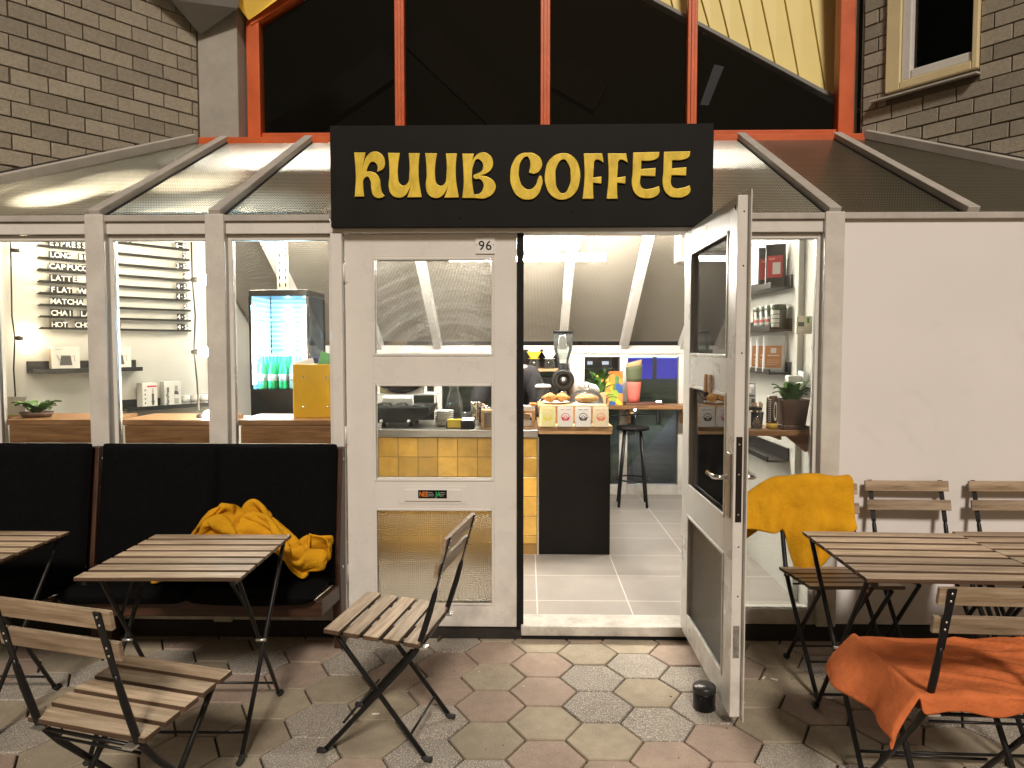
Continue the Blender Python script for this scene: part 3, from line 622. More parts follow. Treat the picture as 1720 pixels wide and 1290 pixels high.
for k, xx in enumerate((.50, .585)):
    pg = thing('clothes_peg', ('wooden clothes peg on the open door rail nearer the hinge', 'wooden clothes peg on the open door rail nearer the handle')[k], 'clothes peg', (.838-.03, -.012-xx, 1.345), R(-90), 'clothes pegs on the open door')
    for s2 in (-1, 1): MB().bar((s2*.006, 0, .08), (s2*.013, 0, -.0), .01, .008, (0, 1, 0)).build('prong', OAK, pg)
    MB().tube([(-.009, -.004, .045), (0, -.007, .05), (.009, -.004, .045)], .002, 6).build('spring', STEEL, pg)

# ---------------------------------------------------------------- the sign
YS = -.075; q0, q1 = at(556, 382, YS-.02), at(1199.5, 207, YS-.02)
sg = thing('shop_sign', 'wide black fascia sign with hand painted golden lettering KUUB COFFEE', 'sign', ((q0.x+q1.x)/2, YS, q0.z))
MB().box(q0.x, YS-.02, q0.z, q1.x, YS+.018, q1.z).build('board', SIGNB, sg, W=True, bevel=.003)
for xx in (q0.x+.1, q1.x-.16): MB().box(xx, YS+.019, q0.z+.1, xx+.06, YS+.20, q0.z+.4).build('bracket', BLACKM, sg, W=True)
c = 1
U_ = [(390,95,c),(490,97,c),(475,200),(473,300),(490,370),(530,390),(570,360),(582,280),(585,200),(577,98,c),(670,98,c),(660,200),(662,330),(686,488,c),(565,490,c),(588,420),(602,345,c),(570,430),(530,480),(480,493),(420,465),(397,400),(403,300),(400,190)]
F_ = [(683,98,c),(838,98,c),(850,168,c),(800,145),(775,155),(765,220),(758,310,c),(832,300,c),(830,354,c),(758,345,c),(758,420),(762,487,c),(673,487,c),(690,300)]
E_ = [(1115,90,c),(1338,85,c),(1330,125),(1290,148),(1180,155,c),(1178,235,c),(1305,225,c),(1302,290,c),(1175,285,c),(1172,370),(1200,405),(1270,405),(1335,385,c),(1340,430),(1300,470),(1230,483),(1150,460),(1108,390),(1110,250)]
sh = lambda P, dx, dy=0: [(p[0]+dx, p[1]+dy)+tuple(p[2:]) for p in P]
LET = [('a', [[(85,92,c),(180,92,c),(165,170),(153,258,c),(168,205),(195,130),(255,84),(330,112),(356,180),(340,235),(292,258,c),(297,225),(280,185),(240,170),(208,205),(187,262,c),(250,268),(300,310),(318,400),(330,450),(352,480,c),(310,497),(262,480),(240,420),(230,340),(200,303),(165,330),(160,400),(167,482,c),(90,484,c),(100,300)]]),
       ('a', [U_]), ('a', [sh(U_, 335, 3)]),
       ('a', [[(1060,103,c),(1158,103,c),(1145,160),(1133,212,c),(1165,140),(1220,95),(1290,105),(1330,170),(1310,245),(1205,300,c),(1290,315),(1350,370),(1345,435),(1270,495),(1160,495),(1060,495,c),(1072,380),(1070,250)],
              [(1160,472,c),(1148,400),(1140,300),(1155,200),(1190,145),(1230,165),(1248,205),(1235,255),(1190,283),(1160,300),(1170,322),(1215,325),(1250,370),(1245,420),(1215,460)]]),
       ('b', [[(190,92),(260,105),(310,165),(300,230),(250,268),(203,260,c),(215,200),(205,140),(185,118),(140,145),(110,230),(115,320),(150,390),(205,413),(260,375),(285,310),(300,292),(313,310),(305,390),(260,470),(190,495),(110,470),(55,390),(40,280),(65,170),(120,105)]]),
       ('b', [[(495,95),(590,130),(640,230),(640,340),(600,440),(500,495),(400,460),(350,370),(345,260),(385,150)],[(500,143),(545,180),(568,280),(555,380),(500,447),(450,410),(430,310),(440,210)]]),
       ('b', [F_]), ('b', [sh(F_, 210)]), ('b', [E_]), ('b', [sh(E_, 269, -6)])]
lb_ = MB()
for kind, loops in LET:
    cu = bpy.data.curves.new('letter', 'CURVE'); cu.dimensions = '2D'; cu.fill_mode = 'BOTH'; cu.extrude = .0035; cu.bevel_depth = .0022; cu.bevel_resolution = 2; cu.resolution_u = 6
    for lp_ in loops:
        sp = cu.splines.new('BEZIER'); sp.bezier_points.add(len(lp_)-1); sp.use_cyclic_u = True
        for bp_, p in zip(sp.bezier_points, lp_):
            k_, ox, oy = (.18605, 580, 240) if kind == 'a' else (.19186, 850, 240)
            w3 = at(ox+p[0]*k_, oy+p[1]*k_, YS-.026); bp_.co = (w3.x, w3.z, 0)
            hv = 'VECTOR' if len(p) > 2 else 'AUTO'; bp_.handle_left_type = hv; bp_.handle_right_type = hv
    oc = bpy.data.objects.new('letter', cu); COL.objects.link(oc); dg = bpy.context.evaluated_depsgraph_get(); dg.update()
    me = bpy.data.meshes.new_from_object(oc.evaluated_get(dg))
    lb_.add([(v.co.x, YS-.026-v.co.z, v.co.y) for v in me.vertices], [tuple(p.vertices) for p in me.polygons], 0, False)
    bpy.data.objects.remove(oc); bpy.data.curves.remove(cu); bpy.data.meshes.remove(me)
lb_.build('lettering', GOLD, sg, W=True)
sc_ = MB()
for px, py in ((772, 366), (960, 355)):
    p = at(px, py, YS-.021); sc_.lathe([(0, 0), (.005, 0), (.005, -.002), (0, -.002)], p, 10, ax='y')
sc_.build('screw', BLACK, sg, W=True)

# ================================================================ FOLDING CHAIRS AND TABLES
random.seed(11)
SCREW = mat('screw_heads', (.7, .68, .62), .3, metal=.8)
def chair_proto():
    t = thing('folding_chair', 'slatted wood and black steel folding chair standing alone in front of the closed door', 'chair')
    b = MB(); W_ = .21
    for k in range(5):
        y = -.165+k*.078; z = .462+.006*k
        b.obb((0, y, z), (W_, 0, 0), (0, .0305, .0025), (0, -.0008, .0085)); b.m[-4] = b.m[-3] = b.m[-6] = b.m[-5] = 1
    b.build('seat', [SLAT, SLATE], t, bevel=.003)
    def up(z): return -.205-(z-.50)*.29      # y of the upright above the seat
    b = MB()
    for z in (.835, .742):
        b.obb((0, up(z)+.012, z), (W_, 0, 0), (0, .0075, .0015), (0, -.0053, .0265))
    b.build('backrest', SLAT, t, bevel=.003)
    for s in (-1, 1):
        x = s*.178
        u = MB().bar((x, up(.862), .862), (x, up(.66), .66), .022, .005)
        u.tube([(x, up(.67), .67), (x, up(.645), .645), (x, up(.58), .58), (x, -.212, .53), (x, -.186, .45), (x, -.12, .36), (x, .190, .016)],
               [.006, .010, .0115, .0115, .0115, .0105, .010], 10)
        ub = u.build('leg', BLACKM, t)
        MB().tube([(x, .186, .020), (x, .196, .010), (x, .222, .009)], .0115, 10).build('foot', RUBBER, ub)
        sc = MB()
        for z in (.847, .823, .754, .730): sc.lathe([(0, 0), (.0042, 0), (.003, -.0015), (0, -.002)], (x, up(z)-.003, z), 8, ax='y')
        sc.build('screw', SCREW, ub)
        x2 = s*.158
        l2 = MB().tube([(x2, .16, .468), (x2, .15, .455), (x2, -.195, .022)], .0098, 10).build('leg', BLACKM, t)
        MB().tube([(x2, -.190, .022), (x2, -.203, .010), (x2, -.226, .009)], .0115, 10).build('foot', RUBBER, l2)
        MB().bar((x2, -.19, .4455), (x2, .16, .4665), .016, .008).build('seat_rail', BLACKM, t)
        MB().box(s*.168-.018, -.215, .438, s*.168+.018, -.150, .446).build('bracket', SCREW, t, bevel=.002)
    MB().tube([(-.190, -.178, .430), (.190, -.178, .430)], .006, 8).build('stretcher', BLACKM, t)
    MB().tube([(-.155, -.155, .395), (.155, -.155, .395)], .0045, 8).build('stretcher', BLACKM, t)
    MB().tube([(-.158, -.14, .092), (.158, -.14, .092)], .005, 8).build('stretcher', BLACKM, t)
    MB().tube([(-.178, .115, .128), (.178, .115, .128)], .005, 8).build('stretcher', BLACKM, t)
    return t
GC = 'folding chairs on the terrace'
ch0 = chair_proto()
place(ch0, (-.548, -.98, 0), R(80), None, GC, True)
CHD = place(ch0, (-1.208, -1.615, 0), R(-15), 'slatted folding chair in the dim corner, seen from behind, facing the table before the bench', GC)
CHE1 = place(ch0, (1.455, -.455, 0), R(181), 'folding chair with a mustard blanket thrown over its backrest', GC)
CHE2 = place(ch0, (1.945, -.368, 0), R(179), 'folding chair backed against the white board, beside the chair with the mustard blanket', GC)
CHE3 = place(ch0, (2.475, -.368, 0), R(180), 'folding chair backed against the white board, cut by the edge of the picture', GC)
CHF = place(ch0, (1.405, -1.435, 0), R(-3), 'folding chair with an orange blanket over its seat', GC)

def table_proto():
    t = thing('folding_table', 'slatted folding table half in light in front of the black bench', 'table')
    b = MB(); n = 7; pitch = .0885; w_ = .0335
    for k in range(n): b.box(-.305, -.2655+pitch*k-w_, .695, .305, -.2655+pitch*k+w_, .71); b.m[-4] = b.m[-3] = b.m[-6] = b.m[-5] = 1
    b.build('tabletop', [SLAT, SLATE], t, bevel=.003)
    for s in (-1, 1):
        x = s*.272
        MB().bar((x, -.29, .684), (x, .29, .684), .018, .012).build('top_rail', BLACKM, t)
        l1 = MB().tube([(x+s*.012, .255, .688), (x+s*.012, .24, .67), (x+s*.012, -.265, .022)], .0088, 10).build('leg', BLACKM, t)
        MB().tube([(x+s*.012, -.262, .024), (x+s*.012, -.272, .011), (x+s*.012, -.296, .010)], .0115, 10).build('foot', RUBBER, l1)
        l2 = MB().tube([(x-s*.012, -.215, .686), (x-s*.012, -.20, .665), (x-s*.012, .225, .022)], .0088, 10).build('leg', BLACKM, t)
        MB().tube([(x-s*.012, .222, .024), (x-s*.012, .234, .011), (x-s*.012, .258, .010)], .0115, 10).build('foot', RUBBER, l2)
        MB().bar((x-s*.10, -.12, .676), (x-s*.012, -.075, .48), .012, .004).build('brace', BLACKM, t)
        MB().tube([(x-.02, -.012, .358), (x+.02, -.012, .358)], .006, 8).build('pivot', SCREW, t)
    MB().tube([(-.26, .185, .085), (.26, .185, .085)], .0055, 8).build('stretcher', BLACKM, t)
    MB().tube([(-.284, -.215, .085), (.284, -.215, .085)], .0055, 8).build('stretcher', BLACKM, t)
    MB().box(-.27, -.125, .674, .27, -.11, .688).build('top_rail', BLACKM, t)
    return t
GT = 'slatted tables on the terrace'
tb0 = table_proto()
place(tb0, (-1.352, -.925, 0), R(1), None, GT, True)
place(tb0, (-2.385, -.885, 0), R(0), 'slatted folding table cut by the edge of the picture, before the black lounge chair', GT)
place(tb0, (1.505, -1.005, 0), R(-2), 'brown slatted folding table between the mustard and the orange blanket', GT, scale=1.06)
place(tb0, (2.155, -.99, 0), R(-1), 'slatted folding table pushed against the brown one, mostly out of the picture', GT, scale=1.06)

# ================================================================ BLACK CUSHIONED BENCH AND LOUNGE CHAIR
def lounge(name, label, cat, x0, x1, n, sofas):
    cx = (x0+x1)/2; t = thing(name, label, cat, (cx, -.25, 0)); a, b_ = x0-cx, x1-cx
    for s, x in ((-1, a), (1, b_)):
        xi = x-s*.022
        MB().prism([(xi-.022, .145, 0), (xi-.022, .065, 0), (xi-.022, .035, .45), (xi-.022, .115, 1.035), (xi-.022, .175, 1.03)], (.044, 0, 0)).build('leg', TEAK, t, bevel=.006)
        MB().bar((xi, -.255, .335), (xi, .07, .30), .034, .075).build('side_rail', TEAK, t, bevel=.004)
    MB().box(a, -.285, .298, b_, -.262, .375).build('front_rail', TEAKX, t, bevel=.004)
    MB().box(a+.045, .10, .985, b_-.045, .125, 1.03).build('back_rail', TEAKX, t, bevel=.004); MB().box(a+.045, .085, .55, b_-.045, .105, .61).build('back_rail', TEAKX, t, bevel=.004)
    sb = MB()
    for k in range(5): sb.obb((cx-cx+(a+b_)/2, -.235+k*.07, .377-.008*k), ((b_-a)/2-.045, 0, 0), (0, .026, -.003), (0, .001, .009))
    sb.build('seat_slats', TEAKX, t, bevel=.002)
    MB().lathe([(0, 0), (.010, 0), (.008, .004), (0, .005)], (b_+.0005, .09, .42), 12, ax='x').lathe([(0, 0), (.007, 0), (0, .003)], (b_+.0005, .135, .97), 12, ax='x').build('bolt', SCREW, t)
    wd = (b_-a-.056)/n
    for k in range(n):
        xa = a+.028+k*wd; xm = xa+wd/2
        def pad(P0, P1, N_, th, wdt):     # quilted cushion between two edges P0-P1, thickness th along N_
            m_ = MB(); P0, P1, N_ = Vector(P0), Vector(P1), Vector(N_)
            def f(u, v, side):
                uu = (u-.5)*2; vv = (v-.5)*2; e = (max(0, 1-abs(uu)**8)*max(0, 1-abs(vv)**10))**.35
                q = math.sin(v*math.pi*3.0); qn = 1-.10*(abs(q)**.25 < .55)
                wob = .006*mnoise.noise(Vector((u*4+k*3, v*5, side*2+x0)))
                p = P0.lerp(P1, v)+Vector((uu*wdt*(.5-.004*(1-e)), 0, 0)); return p+N_*(side*th*e*qn*.5+wob*e)
            for side in (-1, 1): m_.grid(lambda u, v, s_=side: f(u, v, s_), 22, 34)
            return m_
        pb = pad((xm, -.015, .36), (xm, .085, 1.055), (0, -.985, .15), .09, wd+.026)
        bm_ = pb.build('back_cushion', CUSH, t, subsurf=1)
        ps = pad((xm, -.345, .405), (xm, .08, .385), (0, .05, 1), .085, wd+.012); ps.build('seat_cushion', CUSH, t, subsurf=1)
    return t
lounge('bench', 'brown wooden bench with black cushions under the windows, holding the mustard blanket', 'bench', -2.185, -.945, 2, True)
lounge('lounge_chair', 'brown wooden lounge chair with black cushions at the picture edge', 'lounge chair', -2.83, -2.205, 1, False)

# black round door stop
p = az(1187, 1199, 0)
ds = thing('door_stop', 'black round tin standing on the paving against the open door', 'door stop', (p.x, p.y+.045, 0))
MB().lathe([(0, .001), (.044, .001), (.047, .004), (.047, .07), (.0475, .073), (.044, .076)], n=32).build('body', BLACKG, ds)
MB().lathe([(.044, .075), (.0490, .077), (.0490, .098), (.046, .103), (.0, .104)], n=32).build('lid', mat('black_satin_lid', (.02, .02, .02), .32), ds)

# ================================================================ BLANKETS (cloth settled over the furniture)
def settle(name, label, mat_, V, F, cols, frames=46, mass=.25, bend=.6, thick=.010, qual=6, post=None):
    me = bpy.data.meshes.new(name); me.from_pydata([tuple(v) for v in V], [], F); me.update()
    o = bpy.data.objects.new(name, me); COL.objects.link(o)
    cobs = []
    for c_ in cols:
        cm = bpy.data.meshes.new('collider'); vs, fs = c_; cm.from_pydata(vs, [], fs); cm.update()
        co = bpy.data.objects.new('collider', cm); COL.objects.link(co); co.modifiers.new('c', 'COLLISION'); co.collision.thickness_outer = .006; co.collision.cloth_friction = 30; cobs.append(co)
    md = o.modifiers.new('cloth', 'CLOTH'); st = md.settings; st.quality = qual; st.mass = mass; st.bending_stiffness = bend; st.tension_stiffness = 8; st.compression_stiffness = 8; st.shear_stiffness = 4
    st.air_damping = 2.0; st.tension_damping = 8; st.compression_damping = 8
    cs = md.collision_settings; cs.use_collision = True; cs.distance_min = .006; cs.use_self_collision = True; cs.self_distance_min = .007; cs.friction = 25; cs.self_friction = 20; cs.collision_quality = 3
    md.point_cache.frame_start = 1; md.point_cache.frame_end = frames+2
    for f in range(1, frames+1): SC.frame_set(f)
    dg = bpy.context.evaluated_depsgraph_get(); ev = o.evaluated_get(dg); P = [v.co.copy() for v in ev.data.vertices]
    bpy.data.objects.remove(o); 
    for co in cobs: bpy.data.objects.remove(co)
    SC.frame_set(1)
    if post: P = [post(p) for p in P]
    b = MB(); b.add(P, F, 0, True); ob = b.build(name, mat_, solid=thick, subsurf=1)
    return tag(ob, label, 'blanket', 'fleece blankets')
def boxes(*B):
    V = []; F = []
    for (x0, y0, z0, x1, y1, z1) in B:
        k = len(V); V += [(x, y, z) for x in (x0, x1) for y in (y0, y1) for z in (z0, z1)]
        F += [tuple(i+k for i in q) for q in ((0, 1, 3, 2), (4, 6, 7, 5), (0, 4, 5, 1), (2, 3, 7, 6), (0, 2, 6, 4), (1, 5, 7, 3))]
    return V, F
def sheet(nu, nv, fn):
    return [fn(i/nu, j/nv) for i in range(nu+1) for j in range(nv+1)], [(i*(nv+1)+j, (i+1)*(nv+1)+j, (i+1)*(nv+1)+j+1, i*(nv+1)+j+1) for i in range(nu) for j in range(nv)]
def heap(u, v):
    uu, vv = u-.5, v-.5
    x=-1.31+uu*.80+.06*math.sin(v*15+u*5); y=-.40+vv*.30+.055*math.sin(u*20+v*4)+.05*uu*-1
    z=.56+.07*math.sin(u*19+1)+.07*math.sin(v*15+1)+.20*math.exp(-((uu+.20)**2*26+(vv-.25)**2*5))+.26*math.exp(-((uu-.06)**2*22+(vv-.25)**2*5))+.02*mnoise.noise(Vector((u*7,v*7,3)))
    return Vector((x,y,z))
V,F=sheet(58,46,heap)
settle('blanket', 'crumpled mustard fleece blanket heaped on the black bench seat', FLEECEY,V,F,[boxes((-2.2,-.62,.30,-.90,-.02,.447)),boxes((-2.2,-.27,.3,-.90,-.05,.95)),boxes((-2.9,-2,-.1,0,.5,.0)),boxes((-.965,-.6,.3,-.90,-.0,1.0)),boxes((-2.2,-.80,.2,-.9,-.615,.50))],frames=22,bend=2.2,thick=.011,post=lambda p: Vector((-1.83+(p.x+1.83)*.93+.06*max(0, p.x+1.0)*-1, -.3+(p.y+.3)*.82 if p.y < -.3 else p.y, .453+(p.z-.453)*.88)),mass=.2)
def throw(u, v):       # spread over the seat: left side hangs to a low corner, the near edge just turns down
    Lh = lerp(.165, .155, v); a = u*(Lh+.60); r = v*.50; n2 = mnoise.noise(Vector((u*5, v*5, 2))); n3 = mnoise.noise(Vector((u*3+v*4, v*2-u, 7)))
    near = max(0, .06-r); y = -1.645+max(0, r-.06); z = .505
    cr = 1-min(1, abs(n3)*5)
    if a < Lh:
        t = Lh-a; f = min(1, t/.12); x = 1.182-.03*f-.50*t*(.55+.45*v)-.022*f*math.sin(v*9+t*6)-.02*f*n2; z -= t*.80+near*.5*f; y -= .05*t*(1-v)-.06*t*v; y += .012*f*math.sin(t*22)
        z += .015*(1-f)
    else:
        x = 1.182+(a-Lh); d = a-Lh; z -= near*.85*(1-.2*math.sin(d*16)); z += .011*n2+.012*cr*min(1, d*8)-.006; y -= .012*math.sin(d*14)*(1 if near else 0)
    return Vector((x, y, z))
o = MB().grid(throw, 64, 48).build('blanket', FLEECEO, solid=.012, subsurf=1); tag(o, 'orange fleece blanket spread over the seat of the near folding chair', 'blanket', 'fleece blankets')
def hang(u, v):
    x = 1.075+u*.555; k = lambda a, b: max(0, min(1, (x-a)/(b-a))); sm = lambda t: t*t*(3-2*t)
    droop = (1-sm(k(1.06, 1.29)))*.115; zt = .893-droop+.006*math.sin(x*23)
    Lf = lerp(.10, .20, sm(k(1.07, 1.24)))+.215*sm(k(1.26, 1.34))-.21*sm(k(1.48, 1.62)); Lb = .20; rad = .036; arc = math.pi*rad
    tot = Lb+arc+Lf; s = v*tot; n1 = mnoise.noise(Vector((x*7, s*5, 3)))
    if s < Lb: y, z, t = -.118, zt-rad-(Lb-s), 0
    elif s < Lb+arc: a = (s-Lb)/rad; y, z, t = -.154+rad*math.cos(a), zt-rad+rad*math.sin(a), 0
    else: t = s-Lb-arc; y, z = -.19-.05*sm(min(1, t/.25)), zt-rad-t
    f = min(1, t/.12)
    y -= f*(.020*math.sin(x*31+s*4)*min(1, t*4)+.030*n1)+.045*f*(1-sm(k(1.10, 1.30))); x += f*(.030*sm(k(1.3, 1.62))*-t*3+.012*n1)
    z += .006*n1; y -= .020*f*(1-min(1, abs(mnoise.noise(Vector((x*5+z*4, z*3-x*2, 8))))*4))
    return Vector((x, y-.004*math.sin(s*40)*f, z))
o = MB().grid(hang, 46, 56).build('blanket', FLEECEY, solid=.028, subsurf=1); tag(o, 'mustard fleece blanket hanging over the backrest of a folding chair', 'blanket', 'fleece blankets')

# ================================================================ INSIDE: LIGHTS
def tube_light(x0, x1, y, z, label):
    t = thing('tube_light', label, 'lamp', ((x0+x1)/2, y, z), 0, 'tube lights over the counter'); h = (x1-x0)/2
    MB().box(-h, -.013, .020, h, .013, .045).build('housing', WHITE, t, bevel=.003)
    MB().tube([(-h+.006, 0, .002), (h-.006, 0, .002)], .017, 12).build('diffuser', TUBE, t)
    for x in (h-.08, -h+.08): MB().tube([(x, 0, .05), (x-.012, 0, .10), (x+.01, 0, .16), (x, 0, .30)], .003, 6).build('cord', WHITE, t)
    return t
q = at(1018, 436, 1.75)
tube_light(q.x-1.2, q.x, 1.75, q.z+.004, 'long lit tube light hanging inside the open doorway')
tube_light(-2.05, -.95, 1.50, 2.42, 'added tube light out of view above the fridge')  # unseen tube, added to light the roof panes above it
tube_light(.35, 1.42, 1.50, 2.42, 'added tube light out of view under the roof glass near the open door')  # unseen tube, added so the roof pane beside the sign glows
ac = thing('air_conditioner', 'white air conditioner unit high up behind the lit tube', 'air conditioner', (-.07, 2.12, 2.335))
MB().prism([(-.5, -.12, 0), (-.5, -.14, .05), (-.5, -.12, .2), (-.5, .1, .2), (-.5, .1, 0)], (1.0, 0, 0)).build('case', WHITE, ac, bevel=.01)
MB().box(-.45, -.1, -.004, .45, -.05, .002).build('louvre', PLASTER, ac)

# ================================================================ COUNTER
ct = thing('counter', 'counter with steel top and glazed mustard tile front', 'counter', (-.7, 1.6, .05))
random.seed(8)
MB().box(-1.40, 1.345, .05, .075, 1.98, .90).build('carcass', flat((.28, .17, .05)), ct, W=True)
b = MB()
for i in range(10):
    for j in range(6):
        x1 = .072-i*.1425; z1 = .898-j*.1425; z0 = max(z1-.1395, .13)
        if z1-z0 < .02: continue
        b.box(x1-.1395, 1.328+random.uniform(-.0012, .0012), z0, x1, 1.344, z1)
b.build('tile_front', TILEY, ct, W=True, bevel=.003)
MB().box(-1.40, 1.338, .05, .074, 1.3445, .90).build('grout', GROUT, ct, W=True)
MB().box(-1.40, 1.35, .052, .074, 1.36, .128).build('kick_board', flat((.45, .44, .42)), ct, W=True)
MB().box(-1.41, 1.305, .903, .078, 1.99, .956).build('worktop', STEEL, ct, W=True, bevel=.003)
MB().box(.0755, 1.325, .05, .0865, 1.345, .90).build('edge_trim', STEEL, ct, W=True)
cb = thing('end_cabinet', 'plain black cabinet with layered wooden top at the counter end', 'cabinet', (.342, 1.7, .05))
MB().box(.088, 1.325, .055, .597, 2.1, .926).build('body', mat('black_laminate', (.006, .005, .004), .5, spread=.2, scale=3, spec=.15), cb, W=True, bevel=.003)
MB().box(.082, 1.312, .9265, .607, 2.1, .951).build('top', OAK, cb, W=True, bevel=.002)
MB().box(.080, 1.306, .953, .610, 2.1, .985).build('top', OAK, cb, W=True, bevel=.003)
cr = thing('serving_tray', 'shallow wooden tray box behind the row of coffee bags', 'tray', (.33, 1.68, .985))
MB().box(.095, 1.50, .986, .585, 1.90, 1.085).build('box', OAK, cr, W=True, bevel=.004)
MB().box(.085, 1.49, 1.0855, .595, 1.91, 1.115).build('lid', OAK, cr, W=True, bevel=.004)
# coffee bags in a row
RINGC = [(.80, .70, .10), (.62, .05, .08), (.06, .05, .05), (.80, .22, .10)]
BAGC = [(.80, .74, .40), (.80, .79, .76), (.80, .79, .76), (.80, .70, .50)]
BAGL = ['pale yellow coffee bag at the left end of the row on the black cabinet', 'white coffee bag with a crimson ring on the black cabinet',
        'white coffee bag with a black ring on the black cabinet', 'cream coffee bag with an orange ring on the black cabinet']
def ring_bag(name, label, loc, w_, h_, d_, bc, rc, rz=0, group=None):
    t = thing(name, label, 'coffee bag', loc, rz, group); hw = w_/2
    b = MB()
    def f(u, v):
        a = 2*math.pi*u; ca, sa = math.cos(a), math.sin(a); e = lambda c: math.copysign(abs(c)**.35, c)
        dd = d_*.5*(1-.85*v**2.2); return Vector((e(ca)*hw*(1-.02*v), e(sa)*dd, v*h_))
    b.grid(f, 36, 10, 0, True, True); b.build('pouch', flat(bc, .55), t)
    MB().box(-hw, -.005, h_-.012, hw, .005, h_+.004).build('seam', KRAFT, t)
    p = MB(); cz = h_*.47; r0, r1, r2 = w_*.20, w_*.265, w_*.09
    def yf(z): return -d_*.5*(1-.85*(z/h_)**2.2)-.0012
    def arc(ra, rb, a0, a1, n=18, m=0):
        for k in range(n):
            q = [R(lerp(a0, a1, (k+j)/n)) for j in (0, 1)]
            P = [(rb*math.cos(q[0]), cz+rb*math.sin(q[0])), (rb*math.cos(q[1]), cz+rb*math.sin(q[1])), (ra*math.cos(q[1]), cz+ra*math.sin(q[1])), (ra*math.cos(q[0]), cz+ra*math.sin(q[0]))]
            p.add([(x, yf(z), z) for x, z in P], [(0, 1, 2, 3)], m)
    arc(r0*1.12, r1, -65, 245); arc(r2*.75, r2*1.15, 0, 360); arc(r2*1.4, r0*1.12, 180, 360, 12)
    z = h_*.83; M_ = Matrix.Translation((0, yf(z)-.0005, z)) @ Matrix.Rotation(R(90), 4, 'X')
    p.box(-hw*.62, yf(z)-.001, z-.0012, -hw*.05, yf(z), z+.0022, 0).box(hw*.08, yf(z)-.001, z-.0012, hw*.62, yf(z), z+.0022, 0)
    p.box(-hw*.8, yf(cz)-.0008, cz-.0006, -r1, yf(cz), cz+.0006, 0).box(r1, yf(cz)-.0008, cz-.0006, hw*.8, yf(cz), cz+.0006, 0)
    p.build('print', flat(rc, .6), t); return t
for k in range(4):
    ring_bag('coffee_bag', BAGL[k], (.148+k*.125, 1.30, .9855), .112, .142, .07, BAGC[k], RINGC[k], 0, 'coffee bags on the black cabinet')
# croissants on a plate and a glass dome
pl_ = thing('plate', 'white plate holding two croissants', 'plate', (.22, 1.68, 1.116)); MB().lathe([(0, .004), (.06, .004), (.10, .016), (.105, .018), (.10, .012), (.06, 0), (0, 0)], n=36).build('dish', PAPER, pl_)
CRO = mat('croissant_crust', (.62, .34, .10), .45, spread=.35, scale=22, bump=.5, bscale=50, col2=(.36, .15, .03))
for (x, y, a, lb) in ((.175, 1.64, .3, 'golden croissant on the white plate, the larger in front'), (.265, 1.66, -.5, 'golden croissant on the white plate next to the glass dome')):
    b = MB(); P = []; rr = []
    for i in range(25):
        u = i/24*2-1; P.append((u*.062, .022*u*u, .034)); rr.append(max(.006, .036*(1-abs(u)**1.7)*(1+.10*math.sin(i*2.2))))
    b.tube(P, rr, 14); o = b.build('croissant', CRO); o.location = (x, y, 1.130); o.rotation_euler = (0, 0, a); tag(o, lb, 'croissant', 'croissants on the plate')
dm = thing('cake_dome', 'clear glass dome with round knob over pastry beside the croissants', 'cake dome', (.455, 1.69, 1.116))
MB().lathe([(.128, .0), (.128, .012), (.122, .05), (.095, .085), (.05, .105), (.0, .11)], n=36).build('cover', GLASSJ, dm)
MB().lathe([(0, .108), (.010, .11), (.010, .118), (.02, .126), (.022, .138), (.014, .15), (0, .153)], n=20).build('knob', GLASSJ, dm)
MB().lathe([(0, .004), (.13, .004), (.135, .0), (0, 0)], n=36).build('base', PAPER, dm)
MB().ell((0, 0, .04), (.09, .08, .035), jit=.25).build('pastry', CRO, dm)
# grinder
gr = thing('coffee_grinder', 'black coffee grinder with round dial and clear bean hopper', 'coffee grinder', (.29, 1.98, .985))
MB().prism([(-.08, -.09, 0), (.08, -.09, 0), (.08, .1, 0), (-.08, .1, 0)], (0, 0, .03)).build('base', BLACKM, gr, bevel=.01)
MB().prism([(-.055, -.02, .03), (.055, -.02, .03), (.04, .0, .22), (-.04, .0, .22)], (0, .09, 0)).build('stand', BLACKM, gr, bevel=.008)
MB().lathe([(0, -.10), (.075, -.10), (.085, -.085), (.085, .09), (.07, .12), (0, .12)], (0, 0, .30), 32, ax='y').build('body', BLACKM, gr, bevel=.003)
MB().lathe([(.05, -.108), (.05, -.101), (.068, -.101), (.068, -.108)], (0, 0, .30), 28, ax='y').lathe([(0, -.125), (.022, -.125), (.026, -.101)], (0, 0, .30), 24, ax='y').build('dial', flat((.06, .055, .05), .35), gr)
MB().lathe([(0, -.130), (.010, -.130), (.010, -.1255)], (0, 0, .30), 16, ax='y').build('dial_cap', CHROME, gr)
MB().lathe([(.038, .375), (.038, .42), (.030, .43)], n=24).build('collar', BLACKM, gr)
MB().lathe([(.036, .42), (.045, .46), (.072, .54), (.078, .67), (.076, .67), (.070, .54), (.043, .46)], n=28).build('hopper', GLASSJ, gr)
MB().lathe([(0, .69), (.08, .69), (.081, .672), (0, .672)], n=28).build('lid', BLACK, gr)
MB().lathe([(.028, .21), (.030, .14), (.022, .12), (.0, .12)], (0, -.06, 0), 18).build('spout', CHROME, gr)
jg = thing('glass_jug', 'clear glass jug with white lid beside the barista', 'jug', (.13, 1.96, .986))
MB().lathe([(0, .0), (.06, .0), (.066, .02), (.060, .14), (.055, .22), (.06, .24)], n=28).build('body', GLASSJ, jg)
MB().lathe([(0, .265), (.05, .262), (.066, .25), (.066, .238), (0, .238)], n=28).build('lid', PAPER, jg)
MB().tube([(.058, 0, .21), (.10, 0, .20), (.10, 0, .08), (.062, 0, .06)], .008, 8).build('handle', GLASSJ, jg)
rl = thing('paper_roll', 'white paper towel roll standing behind the black grinder', 'paper roll', (.40, 2.03, .986))
